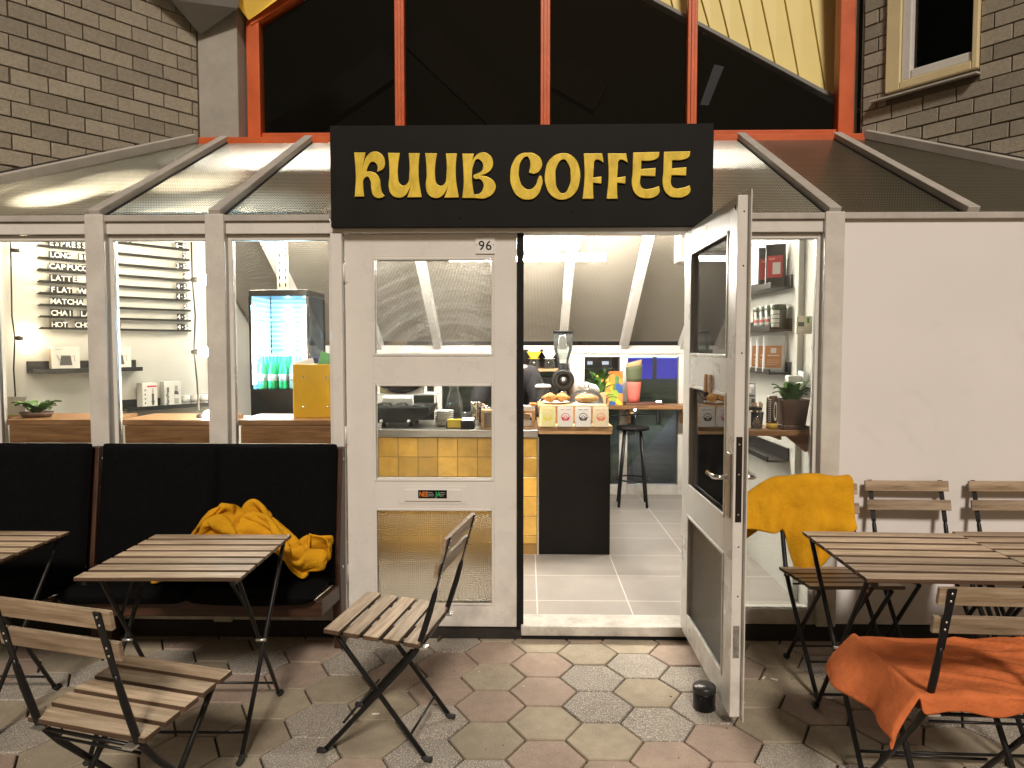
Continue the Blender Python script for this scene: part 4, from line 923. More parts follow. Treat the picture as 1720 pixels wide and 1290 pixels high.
MB().lathe([(.02, 0), (.065, 0), (.065, .50), (.02, .50), (.02, 0)], n=28).build('roll', PAPER, rl); MB().tube([(0, 0, .001), (0, 0, .54)], .012, 8).build('core', KRAFT, rl)
o = MB(); o.tube([(.41, 1.93, 1.24), (.47, 1.92, 1.235), (.54, 1.93, 1.215), (.57, 1.94, 1.19)], [.022, .034, .032, .02], 12); o = o.build('tea_towel', PAPER); tag(o, 'rolled white cloth lying over the black stand by the grinder', 'cloth')
bs_ = thing('bean_bin', 'black bin below the rolled white cloth', 'bin', (.5, 1.99, .985)); MB().lathe([(0, 0), (.06, 0), (.07, .19), (.07, .225), (0, .225)], n=24).build('body', BLACK, bs_); MB().lathe([(0, .2255), (.073, .2255), (.07, .235), (0, .237)], n=24).build('lid', BLACKG, bs_)
pb = thing('paper_bag', 'open kraft paper bag behind the glass dome', 'paper bag', (.60, 2.35, .95))
MB().prism([(-.05, -.035, .0), (.07, -.035, .0), (.075, -.035, .21), (-.05, -.035, .19)], (0, .07, 0)).build('bag', KRAFT, pb); MB().prism([(-.045, -.03, .191), (.065, -.03, .191), (.065, .03, .191), (-.045, .03, .191)], (0, 0, .002)).build('mouth', flat((.12, .07, .04)), pb)
# back shelf with drippers behind the barista
bsH = thing('back_shelf', 'dark open shelf unit with light wooden board behind the barista', 'shelf', (.06, 3.25, .05))
MB().box(-.18, 3.2, .05, .30, 3.42, 1.255).build('cabinet', BLACK, bsH, W=True); MB().box(-.2, 3.12, 1.31, .31, 3.42, 1.335).build('board', OAK, bsH, W=True, bevel=.003); MB().box(-.18, 3.40, 1.336, .30, 3.42, 1.52).build('back_panel', BLACK, bsH, W=True)
for x, colr, lb in ((.07, (.75, .52, .04), 'yellow coffee dripper over a glass server on the light shelf board'), (.22, (.78, .77, .74), 'white coffee dripper over a glass server on the light shelf board')):
    d_ = thing('coffee_dripper', lb, 'dripper', (x, 3.24, 1.336), 0, 'drippers on the shelf')
    MB().lathe([(0, 0), (.05, 0), (.056, .03), (.045, .085), (.035, .095)], n=24).build('server', GLASSJ, d_)
    MB().lathe([(.02, .096), (.03, .105), (.07, .165), (.073, .165), (.033, .10), (.055, .098), (.055, .094), (.02, .094)], n=28).build('cone', flat(colr, .3), d_)
    MB().lathe([(.02, .115), (.078, .20), (.076, .20), (.018, .112)], n=20).build('filter', PAPER, d_)
# bar table by the back window and what stands on it
bt = thing('bar_table', 'narrow wooden bar board along the back window', 'table', (1.1, 3.3, .05))
MB().box(.56, 3.13, .945, 1.17, 3.43, .978).build('top', WALNUT, bt, W=True, bevel=.003); MB().box(1.173, 3.13, .945, 1.595, 3.43, .978).build('top', WALNUT, bt, W=True, bevel=.003)
for x in (.62, 1.02, 1.555): MB().prism([(x-.02, 3.42, .944), (x+.02, 3.42, .944), (x+.02, 3.42, .78), (x-.02, 3.42, .78)], (0, -.03, 0)).box(x-.02, 3.16, .90, x+.02, 3.389, .944).build('bracket', OAK, bt, W=True)
MB().tube([(.62, 3.2, .90), (.85, 3.16, .87), (1.0, 3.16, .89), (1.25, 3.17, .90)], .007, 6).build('cable', BLACK, bt, W=True)
sl = thing('bar_stool', 'black round bar stool by the back window', 'stool', (1.0, 2.98, .05))
MB().lathe([(0, .712), (.12, .712), (.15, .72), (.155, .735), (.15, .748), (0, .75)], n=36).build('seat', BLACK, sl)
for k in range(4):
    a = R(40+90*k); MB().tube([(.105*math.cos(a), .105*math.sin(a), .71), (.185*math.cos(a), .185*math.sin(a), .0)], .0125, 10).build('leg', BLACKM, sl)
MB().tube([(.158*math.cos(R(10*k)), .158*math.sin(R(10*k)), .25) for k in range(36)], .008, 8, close=True).build('foot_ring', BLACKM, sl)
def coloured(name, scale):
    m = mat(name, (.6, .4, .1), .6); t = m.node_tree; N = t.nodes; L = t.links; tc = N.new('ShaderNodeTexCoord'); v = N.new('ShaderNodeTexVoronoi'); v.inputs['Scale'].default_value = scale
    n = N.new('ShaderNodeTexNoise'); n.inputs['Scale'].default_value = 9; mp = N.new('ShaderNodeMapping'); mp.inputs['Scale'].default_value = (1, .01, .8)
    ad = N.new('ShaderNodeVectorMath'); sc2 = N.new('ShaderNodeVectorMath'); sc2.operation = 'SCALE'; sc2.inputs['Scale'].default_value = .10
    L.new(tc.outputs['Object'], mp.inputs[0]); L.new(mp.outputs[0], n.inputs['Vector']); L.new(n.outputs['Color'], sc2.inputs[0]); L.new(mp.outputs[0], ad.inputs[0]); L.new(sc2.outputs[0], ad.inputs[1]); L.new(ad.outputs[0], v.inputs['Vector'])
    rp = N.new('ShaderNodeValToRGB'); rp.color_ramp.interpolation = 'CONSTANT'; e = rp.color_ramp.elements
    for k, c_ in enumerate(((.72, .42, .03), (.75, .16, .02), (.10, .22, .06), (.80, .62, .06), (.03, .10, .35), (.55, .28, .05), (.35, .45, .05), (.75, .30, .05))):
        el = e[k] if k < 2 else e.new(k/8); el.position = k/8; el.color = (*c_, 1)
    sp = N.new('ShaderNodeSeparateColor'); L.new(v.outputs['Color'], sp.inputs[0]); L.new(sp.outputs[0], rp.inputs[0]); L.new(rp.outputs[0], N['Principled BSDF'].inputs['Base Color']); return m
pt = thing('painted_panel', 'small colourful abstract painting leaning by the back window', 'painting', (.80, 3.22, .979))
MB().box(-.135, 0, 0, -.004, .012, .29).build('canvas', coloured('bright_patches', 16), pt); MB().box(.0, .004, 0, .135, .016, .33).build('canvas', coloured('bright_patches_b', 18), pt)
MB().box(-.004, -.002, 0, .0, .006, .33).build('edge', OAK, pt)
ty = thing('slate_tray', 'flat brown tray under the flower wrap on the bar board', 'tray', (1.13, 3.28, .979)); MB().prism([(-.17, -.1, 0), (.20, -.1, 0), (.20, .1, 0), (-.17, .1, 0)], (0, 0, .022)).build('plate', flat((.16, .07, .05), .5), ty, bevel=.004)
fw = thing('flower_wrap', 'tall coral and green paper wrap standing on a tray by the back window', 'paper wrap', (1.05, 3.26, 1.002))
def cone(r0, r1, z0, z1, m_, nm, slant=0):
    b = MB(); b.grid(lambda u, v: Vector(((r0+(r1-r0)*v)*math.cos(2*math.pi*u), (r0+(r1-r0)*v)*.7*math.sin(2*math.pi*u), z0+(z1-z0)*v+slant*v*math.cos(2*math.pi*u))), 28, 4, closeu=True); b.build(nm, m_, fw, solid=.003)
cone(.052, .072, 0, .215, flat((.72, .17, .13), .6), 'lower_wrap'); cone(.0725, .080, .205, .36, flat((.10, .12, .06), .6), 'upper_wrap', .015); cone(.070, .076, .3, .40, KRAFT, 'inner_wrap', .02)
bp = thing('leafy_plant', 'leafy green plant by the back window behind the grinder', 'plant', (.66, 2.75, .95)); MB().lathe([(0, 0), (.06, 0), (.075, .13), (.07, .13), (.06, .11), (0, .11)], n=20).build('pot', POTB, bp)
random.seed(2); b = MB()
for k in range(46):
    a = random.random()*6.28; r_ = random.uniform(.05, .17); z = random.uniform(.13, .36); b.leaf((.03*math.cos(a), .03*math.sin(a), z-.05), (r_*math.cos(a), r_*math.sin(a), z+random.uniform(-.03, .05)), random.uniform(.035, .06), .25)
b.build('foliage', LEAF, bp)
ps_ = thing('plant_stand', 'dark narrow stand under the leafy plant', 'stand', (.66, 2.75, .05)); MB().box(-.09, -.09, .87, .09, .09, .90).build('top', BLACK, ps_)
for x in (-.075, .075):
    for y in (-.075, .075): MB().box(x-.012, y-.012, 0, x+.012, y+.012, .869).build('leg', BLACK, ps_)
pst = thing('bag_stand', 'dark narrow stand under the kraft bag', 'stand', (.61, 2.35, .05)); MB().box(-.09, -.07, .87, .10, .07, .90).build('top', BLACK, pst)
for x in (-.075, .085):
    for y in (-.055, .055): MB().box(x-.012, y-.012, 0, x+.012, y+.012, .869).build('leg', BLACK, pst)
ws = thing('book_rack', 'white hanging rack of books at the top of the doorway', 'rack', (1.38, 2.0, 2.22)); MB().box(-.19, -.1, 0, .21, .1, .02).box(-.19, -.1, .0205, -.175, .1, .24).build('shelf', WHITE, ws); random.seed(9)
x = -.165
while x < .18:
    w_ = random.uniform(.014, .03); MB().box(x, -.08, .021, x+w_, .08, random.uniform(.16, .21)).build('book', flat(random.choice([(.45, .06, .05), (.5, .45, .4), (.2, .07, .1), (.55, .3, .2)]), .6), ws); x += w_+.003

# ---------------------------------------------------------------- things on the counter seen through the closed door
em = thing('espresso_machine', 'black espresso machine back with white feet on the steel counter', 'espresso machine', (-.93, 1.62, .957))
P = [(-.165, 0, .035), (.10, 0, .035), (.205, 0, .085), (.225, 0, .150), (-.175, 0, .150), (-.18, 0, .04)]
MB().prism([(x, -.20, z) for x, _, z in P], (0, .42, 0)).build('body', mat('black_machine', (.006, .009, .008), .35, spread=.2, scale=10, spec=.25), em, bevel=.008)
MB().box(-.20, -.1, .10, -.171, .2, .17).build('group_head', CHROME, em)
for x in (-.13, .07):
    MB().lathe([(0, -.0245), (.012, -.0245), (.012, -.02), (0, -.02)], (x, -.195, .05), 16, ax='y').build('badge', PAPER, em); MB().lathe([(.018, 0), (.014, .036), (0, .036)], (x, -.12, 0), 14).lathe([(.018, 0), (.014, .036), (0, .036)], (x, .15, 0), 14).build('foot', BLACK, em)
for x in (-.12, 0, .13): MB().lathe([(.05, .151), (.035, .172), (0, .178)], (x, -.1, 0), 18).build('cup_rail', BLACK, em)
o = MB().obb((-.96, 1.55, 1.145), (.11, 0, .0), (0, .02, .01), (0, -.012, .032)).box(-1.03, 1.518, 1.14, -.90, 1.5195, 1.143).build('menu_card', PAPER); tag(o, 'white menu card lying on the black espresso machine', 'card')
sf = thing('glass_shelf', 'thin white shelf board above the espresso machine', 'shelf', (-.87, 1.75, 1.16)); MB().box(-.30, -.12, .02, .18, .12, .032).build('board', PAPER, sf, bevel=.002); MB().tube([(-.2, .1, .02), (-.2, .1, -.202)], .008, 8).tube([(.16, .1, .02), (.16, .1, -.202)], .008, 8).build('leg', STEEL, sf)
o = MB().box(-1.12, 1.66, 1.1925, -.92, 1.80, 1.255).build('cardboard_box', flat((.30, .24, .13))); tag(o, 'flat olive cardboard box on the thin white shelf', 'box')
o = MB().box(-.915, 1.66, 1.1925, -.78, 1.80, 1.27).build('paper_stack', PAPER); tag(o, 'stack of white paper on the thin white shelf', 'paper stack')
o = MB().grid(lambda u, v: Vector((-1.13+u*.36, 1.60+v*.1, 1.27-.07*(1-(2*u-1)**2)*(1-v*.3))), 20, 4).grid(lambda u, v: Vector((-1.13+u*.36, 1.60+v*.1, 1.30+v*.01)), 20, 4).grid(lambda u, v: Vector((-1.13+u*.36, 1.60, lerp(1.27-.07*(1-(2*u-1)**2), 1.30, v))), 20, 3).build('black_basin', BLACKG, solid=.004); tag(o, 'black curved basin hanging over the espresso machine', 'basin')
pp = MB()
for k in range(8): pp.lathe([(0, .0), (.045, .0), (.072, .012), (.074, .013), (.06, .0155), (0, .006)], (-.62, 1.56, .957+k*.0145), 30)
pp = pp.build('plate_stack', PAPER); tag(pp, 'stack of white plates between the espresso machine and the yellow box', 'plates')
yb_ = thing('yellow_card_box', 'small yellow card box in a black holder on the steel counter', 'box', (-.527, 1.40, .957)); MB().box(-.048, -.02, .006, .048, .02, .066).build('box', flat((.75, .52, .05)), yb_, bevel=.002); MB().box(-.056, -.026, 0, .056, .026, .005).box(-.056, -.022, .0055, -.049, .022, .05).box(.049, -.022, .0055, .056, .022, .05).build('holder', BLACK, yb_)
ctm = thing('card_terminal', 'black card terminal with a blue printed top on the steel counter', 'card terminal', (-.425, 1.37, .957)); MB().prism([(-.05, -.045, 0), (.05, -.045, 0), (.045, -.04, .05), (-.045, -.04, .05)], (0, .10, .012)).build('body', BLACK, ctm, bevel=.006)
MB().obb((0, .01, .068), (.044, 0, 0), (0, .048, .006), (0, -.0002, .002)).build('screen', PAPER, ctm); MB().obb((-.005, .02, .0715), (.022, 0, 0), (0, .012, .0016), (0, 0, .0006)).build('print', flat((.03, .06, .45)), ctm)
mg = thing('milk_jug', 'shiny steel milk jug on the counter before the barista', 'jug', (-.385, 1.62, .957)); MB().lathe([(0, .0), (.045, .0), (.05, .05), (.042, .12), (.046, .17), (.049, .175), (.044, .17), (.038, .12)], n=28).build('body', CHROME, mg); MB().tube([(.045, 0, .15), (.085, 0, .14), (.085, 0, .06), (.048, 0, .04)], .006, 8).build('handle', CHROME, mg)
kb = thing('knock_box', 'round dark knock box beside the steel milk jug', 'container', (-.28, 1.60, .957)); MB().lathe([(0, 0), (.05, 0), (.052, .13), (.046, .13), (.044, .05), (0, .05)], n=28).build('body', flat((.05, .045, .04), .4), kb); MB().tube([(.049*math.cos(R(15*k)), .049*math.sin(R(15*k)), .132) for k in range(24)], .005, 8, close=True).build('rim', CHROME, kb)
MB2 = thing('glass_carafe', 'tall clear glass carafe behind the yellow card box', 'carafe', (-.56, 1.72, .957)); MB().lathe([(0, 0), (.06, 0), (.075, .06), (.06, .18), (.035, .26), (.04, .32)], n=28).build('body', GLASSJ, MB2)
gl2 = thing('glass_cup', 'small clear glass behind the card terminal', 'glass', (-.46, 1.60, .957)); MB().lathe([(0, 0), (.03, 0), (.038, .10), (.036, .10), (.029, .006), (0, .006)], n=20).build('body', GLASSJ, gl2)
dp = thing('display_case', 'small wooden display case with white cards at the counter end', 'display case', (-.13, 1.42, .957))
MB().box(-.20, -.07, 0, .19, .07, .012).box(-.20, -.07, .118, .19, .07, .135).box(-.20, -.07, .0125, -.175, .07, .1175).box(.165, -.07, .0125, .19, .07, .1175).build('frame', OAK, dp, bevel=.002)
MB().box(-.165, .02, .0125, .155, .025, .1).build('card', PAPER, dp); MB().box(.07, -.05, .136, .185, .05, .165).build('napkin_stack', PAPER, dp)
o = MB().ell((.045, 1.40, 1.134), (.032, .025, .012), jit=.2).build('pastry', mat('orange_pastry', (.6, .2, .04), .5)); tag(o, 'small orange pastry on the wooden display case', 'pastry')
# barista bending over the counter
def skin(nm, V, E, rad, m_, parent):
    me = bpy.data.meshes.new(nm); me.from_pydata(V, E, []); o = bpy.data.objects.new(nm, me); COL.objects.link(o); md = o.modifiers.new('s', 'SKIN'); md.use_smooth_shade = True
    for v, r_ in zip(me.skin_vertices[0].data, rad): v.radius = r_ if isinstance(r_, tuple) else (r_, r_)
    me.skin_vertices[0].data[0].use_root = True; o.modifiers.new('ss', 'SUBSURF').levels = 2
    dg = bpy.context.evaluated_depsgraph_get(); dg.update(); nm_ = bpy.data.meshes.new_from_object(o.evaluated_get(dg)); b = MB(); b.add([v.co[:] for v in nm_.vertices], [tuple(p.vertices) for p in nm_.polygons], 0, True)
    bpy.data.objects.remove(o); bpy.data.meshes.remove(nm_); return b.build(nm, m_, parent)
br = thing('person', 'barista in a dark grey t-shirt bending over behind the counter', 'person', (-.145, 2.42, .05))
SK = mat('skin', (.50, .29, .20), .5, spread=.06, scale=20); TS = mat('dark_grey_tshirt', (.022, .021, .024), .9, spread=.25, scale=14, bump=.6, bscale=22)
skin('body', [(0, 0, .90), (0, -.06, 1.10), (0, -.16, 1.26), (0, -.23, 1.33), (0, -.30, 1.355), (0, -.37, 1.36), (.19, -.17, 1.26), (.26, -.24, 1.03), (.20, -.30, .965), (.17, -.36, .955), (-.19, -.17, 1.26), (-.26, -.24, 1.03), (-.20, -.30, .965), (-.17, -.36, .955), (.10, .01, .86), (.11, -.02, .47), (.11, .02, .08), (.11, -.10, .03), (-.10, .01, .86), (-.11, -.02, .47), (-.11, .02, .08), (-.11, -.10, .03)],
     [(0, 1), (1, 2), (2, 3), (3, 4), (4, 5), (2, 6), (6, 7), (7, 8), (8, 9), (2, 10), (10, 11), (11, 12), (12, 13), (0, 14), (14, 15), (15, 16), (16, 17), (0, 18), (18, 19), (19, 20), (20, 21)],
     [.14, .13, .14, .065, .075, .085, .065, .048, .034, .036, .065, .048, .034, .036, .085, .06, .042, .035, .085, .06, .042, .035], SK, br)
skin('t_shirt', [(0, 0, .90), (0, -.06, 1.10), (0, -.15, 1.25), (0, -.21, 1.31), (.18, -.15, 1.25), (.255, -.22, 1.06), (-.18, -.15, 1.25), (-.255, -.22, 1.06), (.255, -.25, .995), (-.255, -.25, .995)], [(0, 1), (1, 2), (2, 3), (2, 4), (4, 5), (2, 6), (6, 7), (5, 8), (7, 9)], [(.185, .15), (.18, .15), (.17, .16), .085, .10, .085, .10, .085, .075, .075], TS, br)
skin('trousers', [(0, .01, .92), (.10, .01, .84), (.115, -.02, .47), (.115, .02, .10), (-.10, .01, .84), (-.115, -.02, .47), (-.115, .02, .10)], [(0, 1), (1, 2), (2, 3), (0, 4), (4, 5), (5, 6)], [(.17, .13), .105, .08, .07, .105, .08, .07], BLACK, br)
hb = MB().ell((0, -.375, 1.395), (.085, .098, .085), 20, 12, jit=.06); hb.build('hair', mat('dark_hair', (.02, .012, .008), .5, spread=.4, scale=60, stretch=(4, 1, 1)), br)
for s in (-1, 1):
    fb = MB()
    for k in range(4): fb.tube([(s*(.150+.018*k), -.375, .955), (s*(.145+.018*k), -.405, .945), (s*(.143+.018*k), -.42, .925)], [.009, .008, .007], 8)
    fb.tube([(s*.150, -.35, .95), (s*.125, -.375, .94), (s*.12, -.40, .93)], [.010, .009, .007], 8); fb.build('hand', SK, br)
fc = MB().ell((0, -.452, 1.335), (.012, .018, .02), 10, 8).ell((-.03, -.437, 1.365), (.012, .008, .007), 8, 6).ell((.03, -.437, 1.365), (.012, .008, .007), 8, 6).ell((0, -.437, 1.305), (.022, .008, .007), 8, 6).ell((.088, -.36, 1.355), (.01, .02, .028), 8, 6).ell((-.088, -.36, 1.355), (.01, .02, .028), 8, 6); fc.build('face', SK, br)

# ================================================================ LEFT WINDOWS: MENU WALL, BULBS, FRIDGE
def wall_thing(name, label, cat, x, z, group=None):       # on the left angled wall; local x along it, -y into the shop
    u = Vector((WU[0], WU[1], 0)); return thing(name, label, cat, Vector((-CX, CY_, z))+u*x, WROT[-1], group)
xl, zr0 = aw(65, 551, -1, .035); xr_, _ = aw(318, 554, -1, .035); _, zr8 = aw(65, 393, -1, .035); dz_ = (zr8-zr0)/8
mb = wall_thing('menu_board', 'coffee menu of white letters on black tiles and thin black rails on the wall', 'menu board', xl, zr0)
xt, _ = aw(83, 470, -1, .05); pitch = (aw(152, 411, -1, .05)[0]-aw(79, 411, -1, .05)[0])/8; xp = aw(313, 480, -1, .05)[0]
ROWS = [('HOT CHOCOLATE', '4·5'), ('CHAI LATTE', '4·5'), ('MATCHA LATTE', '5'), ('FLAT WHITE', '4·5'), ('LATTE', '4·5'), ('CAPPUCCINO', '4'), ('LONG BLACK', '3·5'), ('ESPRESSO', '3'), ('HAND BREW FILTER MENU', '6–8')]
LW = flat((.85, .84, .80), .5)
for k in range(10):
    z = k*dz_; MB().box(0, -.062, z-.007, xr_-xl, -.0325, z-.001).box(0, -.066, z-.007, xr_-xl, -.0622, z+.006).build('rail', BLACK, mb)
    if k > 8: continue
    b = MB(); item, price = ROWS[k]
    def word(wd, x, pt):
        n = len(wd); b.box(x, -.056, z-.0005, x+n*pt, -.053, z+.047, 0)
        for i, c_ in enumerate(wd):
            b.text(c_, .048, Matrix.Translation((x+(i+.5)*pt, -.0565, z+.0085)) @ Matrix.Rotation(R(90), 4, 'X'), .0004, 1, align='CENTER', bold=.0008)
    x = xt-xl
    pt = pitch if k < 8 else pitch*.8
    if k == 8: x -= .02
    for wd in item.split(' '): word(wd, x, pt); x += (len(wd)+1.3)*pt
    pw = pitch*.8; word(price, xp-xl-pw*len(price), pw)
    b.build('letter_row', [BLACK, LW], mb)
def wall_shelf(name, label, px0, px1, pyl, dep, grp):
    x0, z = aw(px0, pyl, -1, .035); x1, _ = aw(px1, pyl, -1, .035); t = wall_thing(name, label, 'shelf', x0, z, grp); L_ = x1-x0
    MB().box(0, -.046, 0, L_, -.034, .075).build('back', BLACKM, t, bevel=.002); MB().box(0, -dep, 0, L_, -.0465, .012).build('board', BLACKM, t, bevel=.002); MB().box(0, -dep-.010, 0, L_, -dep-.0005, .028).build('lip', BLACKM, t, bevel=.002)
    return x0, z, L_
sx, sz, sL = wall_shelf('picture_ledge', 'black picture ledge under the menu holding kettle boxes', 45, 228, 627, .135, 'black ledges on the menu wall')
def wall_box(name, label, x, z, w_, h_, d_, faces, grp, rz=0, cat='box'):
    t = wall_thing(name, label, cat, x, z, grp); t.rotation_euler = (0, 0, WROT[-1]+rz); t.location += Vector((WU[1], -WU[0], 0))*.09
    b = MB().box(-w_/2, -d_/2, 0, w_/2, d_/2, h_, 0); faces(b, w_, h_, -d_/2-.0008); b.build('carton', [PAPER, flat((.08, .08, .085)), flat((.45, .42, .40)), flat((.55, .03, .06)), flat((.30, .22, .16))], t, bevel=.0008); return t
def kettle_face(b, w_, h_, y):
    P = [(-.035, .035), (.035, .035), (.026, .095), (-.026, .095)]; b.prism([(x, y, z) for x, z in P], (0, .0006, 0), 1, .5)
    b.box(-.028, y-.0004, .095, .028, y, .10, 2); b.tube([(.028, y, .085), (.050, y, .10), (.048, y, .06)], .002, 6, 2); b.tube([(-.028, y, .06), (-.05, y, .10)], .002, 6, 2)
    b.box(-.06, y-.0004, h_-.022, -.02, y, h_-.018, 2); b.box(-w_/2-.0008, y+.01, .01, -w_/2-.0002, -y-.01, h_-.01, 4)
for px, lb in ((108, 'white kettle carton with a printed kettle, standing free on the upper black ledge'), (196, 'white kettle carton half hidden behind the window post on the upper black ledge')):
    x, _ = aw(px, 600, -1, .09); wall_box('kettle_box', lb, x, sz+.0125, .155, .155, .085, kettle_face, 'kettle cartons', R(-8))
sx, sz, sL = wall_shelf('picture_ledge', 'black picture ledge low on the wall holding coffee press cartons and cans', 203, 352, 690, .135, 'black ledges on the menu wall')
def f1(b, w_, h_, y):
    b.box(-.02, y-.0005, h_-.028, w_/2-.004, y, h_-.018, 3); b.box(.012, y-.0005, .02, .028, y, .10, 1); b.box(.008, y-.0005, .04, .032, y, .05, 1); b.box(.014, y-.0005, .10, .026, y, .135, 2)
    for z in (.03, .06, .09, .12): b.box(-w_/2+.014, y-.0005, z, -w_/2+.022, y, z+.013, 1)
    b.box(-w_/2+.03, y-.0004, .005, -w_/2+.031, y, h_-.03, 2)
def f2(b, w_, h_, y):
    b.text('AeroPress', .030, Matrix.Translation((-w_/2+.030, y-.0006, .012)) @ Matrix.Rotation(R(90), 4, 'X') @ Matrix.Rotation(R(90), 4, 'Z'), .0003, 1, bold=.001)
    b.prism([(.008, y-.0006, .09), (.04, y-.0006, .085), (.036, y-.0006, .11), (.012, y-.0006, .115)], (0, .0005, 0), 1, .5); b.box(.014, y-.0005, .115, .034, y, .15, 2); b.box(.010, y-.0005, .02, .04, y, .06, 2)
x, _ = aw(247, 660, -1, .09); wall_box('press_box', 'white carton with a crimson stripe on the lower black ledge', x, sz+.0125, .105, .175, .075, f1, 'coffee press cartons', R(4))
x, _ = aw(287, 660, -1, .09); wall_box('press_box', 'white carton with upright black lettering on the lower black ledge', x, sz+.0125, .115, .18, .075, f2, 'coffee press cartons', R(-6))
for px, lb in ((312, 'short white can next to the lettered carton on the lower ledge'), (328, 'middle white can of the three on the lower ledge'), (342, 'white can at the free end of the lower ledge')):
    x, _ = aw(px, 668, -1, .09); t = wall_thing('can', lb, 'can', x, sz+.0125, 'white cans on the lower ledge'); t.location += Vector((WU[1], -WU[0], 0))*.09
    MB().lathe([(0, 0), (.030, 0), (.031, .003), (.031, .068), (.027, .074), (0, .074)], n=24).build('body', PAPER, t); MB().lathe([(.0313, .022), (.0316, .022), (.0316, .048), (.0313, .048)], n=24).build('band', flat((.45, .44, .43)), t); MB().tube([(-.012, 0, .074), (-.01, 0, .082), (.01, 0, .082), (.012, 0, .074)], .003, 6).build('tab', STEEL, t)
# strings of bulbs
def string(name, label, pts, bulbs, bm_=None):
    t = thing(name, label, 'string lights', pts[-1], 0, 'strings of bulbs in the left windows'); MB().tube(pts, .0045, 8).build('cable', BLACK, t, W=True)
    for p, d in bulbs:
        d = d.normalized(); s_ = MB().tube([p, p+d*.012, p+d*.05], [.010, .014, .0155], 12).build('socket', BLACK, t, W=True)
        b = MB(); q = p+d*.070; b.ell(q, (.030, .030, .030), 14, 10); b.build('bulb', bm_ or BULB, s_, W=True)
def wp(px, py, off):
    x, z = aw(px, py, -1, off); u = Vector((WU[0], WU[1], 0)); n = Vector((WU[1], -WU[0], 0)); return Vector((-CX, CY_, 0))+u*x+n*off+Vector((0, 0, z))
UW = Vector((WU[0], WU[1], 0))
string('string_lights', 'string of warm bulbs hanging beside the menu, sockets pointing at the letters', [wp(17, 380, .07), wp(18, 415, .07), wp(19, 470, .06), wp(20, 530, .06), wp(25, 567, .07), wp(23, 620, .06), wp(28, 700, .05)], [(wp(19, 420, .07), UW), (wp(25, 568, .07), UW)], BULBW)
pts = [at(321, 385, .14), at(322, 430, .14), at(323, 468, .14), at(328, 530, .14), at(326, 590, .14), at(331, 640, .14), at(334, 690, .14)]
string('string_lights', 'string of glaring bulbs hanging just inside the window by the post next to the fridge', pts, [(at(321, 470, .13), Vector((1, 0, 0))), (at(322, 591, .13), Vector((1, 0, 0))), (at(331, 700, .13), Vector((1, -.1, .1)))])
def under_roof(px, py, drop):
    r = ray(px, py); t = (2.21-CAM_H+.519*CAM_D*0-.0)/1; k = (CAM_H-2.21+.519*CAM_D)/(.519*r.y-r.z); return Vector((r.x*k, -CAM_D+r.y*k, CAM_H+r.z*k))+Vector((0, .06, -drop))
rb = [under_roof(100, 334, .19), under_roof(212, 306, .28), under_roof(342, 304, .28)]
string('string_lights', 'string of lit bulbs hanging close under the ribbed roof glass', [rb[0]+Vector((-.5, -.05, .06)), rb[0]+Vector((0, 0, .06)), (rb[0]+rb[1])/2+Vector((0, 0, .02)), rb[1]+Vector((0, 0, .06)), (rb[1]+rb[2])/2+Vector((0, 0, .02)), rb[2]+Vector((0, 0, .06)), rb[2]+Vector((.3, .05, .05))], [(q+Vector((0, 0, .06)), Vector((0, 0, -1))) for q in rb])
# window shelf
def plant(name, label, loc, pot, n, spread_, h_, w_, seed, potmat=POTB, square=False):
    t = thing(name, label, 'plant', loc); random.seed(seed); r, ph = pot
    if square:
        MB().prism([(-r*.8, -r*.8, .018), (r*.8, -r*.8, .018), (r*.8, r*.8, .018), (-r*.8, r*.8, .018)], (0, 0, .001)).build('soil', BLACK, t)
        b = MB(); V = [(s*r*k, q*r*k, z) for z, k in ((.016, .78), (ph, 1.0), (ph, .92), (.03, .72)) for s, q in ((-1, -1), (1, -1), (1, 1), (-1, 1))]
        b.add(V, [(i*4+j, i*4+(j+1) % 4, (i+1)*4+(j+1) % 4, (i+1)*4+j) for i in range(3) for j in range(4)]+[(12, 13, 14, 15)]); b.build('pot', potmat, t, bevel=.002)
        MB().box(-r*1.0, -r*1.0, 0, r*1.0, r*1.0, .022).build('saucer', potmat, t, bevel=.004)
    else: MB().lathe([(0, 0), (r*.8, 0), (r, ph), (r*.92, ph), (r*.85, ph*.7), (0, ph*.7)], n=24).build('pot', potmat, t)
    b = MB()
    for k in range(n):
        a = random.random()*6.28; q = random.uniform(.35, 1)*spread_; z = ph+random.uniform(.1, 1)*h_
        b.leaf((.25*r*math.cos(a), .25*r*math.sin(a), ph*.8), (q*math.cos(a), q*math.sin(a), z), random.uniform(.7, 1.1)*w_, random.uniform(.15, .45))
    b.build('foliage', LEAF, t); return t
p = at(62, 706, .17); plant('potted_plant', 'low green plant in a shallow bowl on the window shelf below the menu', (p.x, .17, 1.157), (.085, .028), 34, .125, .05, .065, 4)
p = at(26, 706, .22); t = thing('card_stand', 'white card in a small holder beside the low green plant', 'card', (p.x, .22, 1.157)); MB().obb((0, 0, .055), (.062, 0, 0), (0, .001, .0), (0, .012, .053)).build('card', PAPER, t)
b = MB()
for k in range(4): b.box(-.025, -.0035+.0020*k, .035+.012*k, .04-.008*(k % 2), -.003+.0020*k, .037+.012*k)
b.build('print', flat((.35, .35, .35)), t); MB().box(-.066, -.02, 0, .066, .012, .006).box(-.068, -.01, .006, -.0625, .01, .11).build('holder', flat((.62, .46, .08)), t)
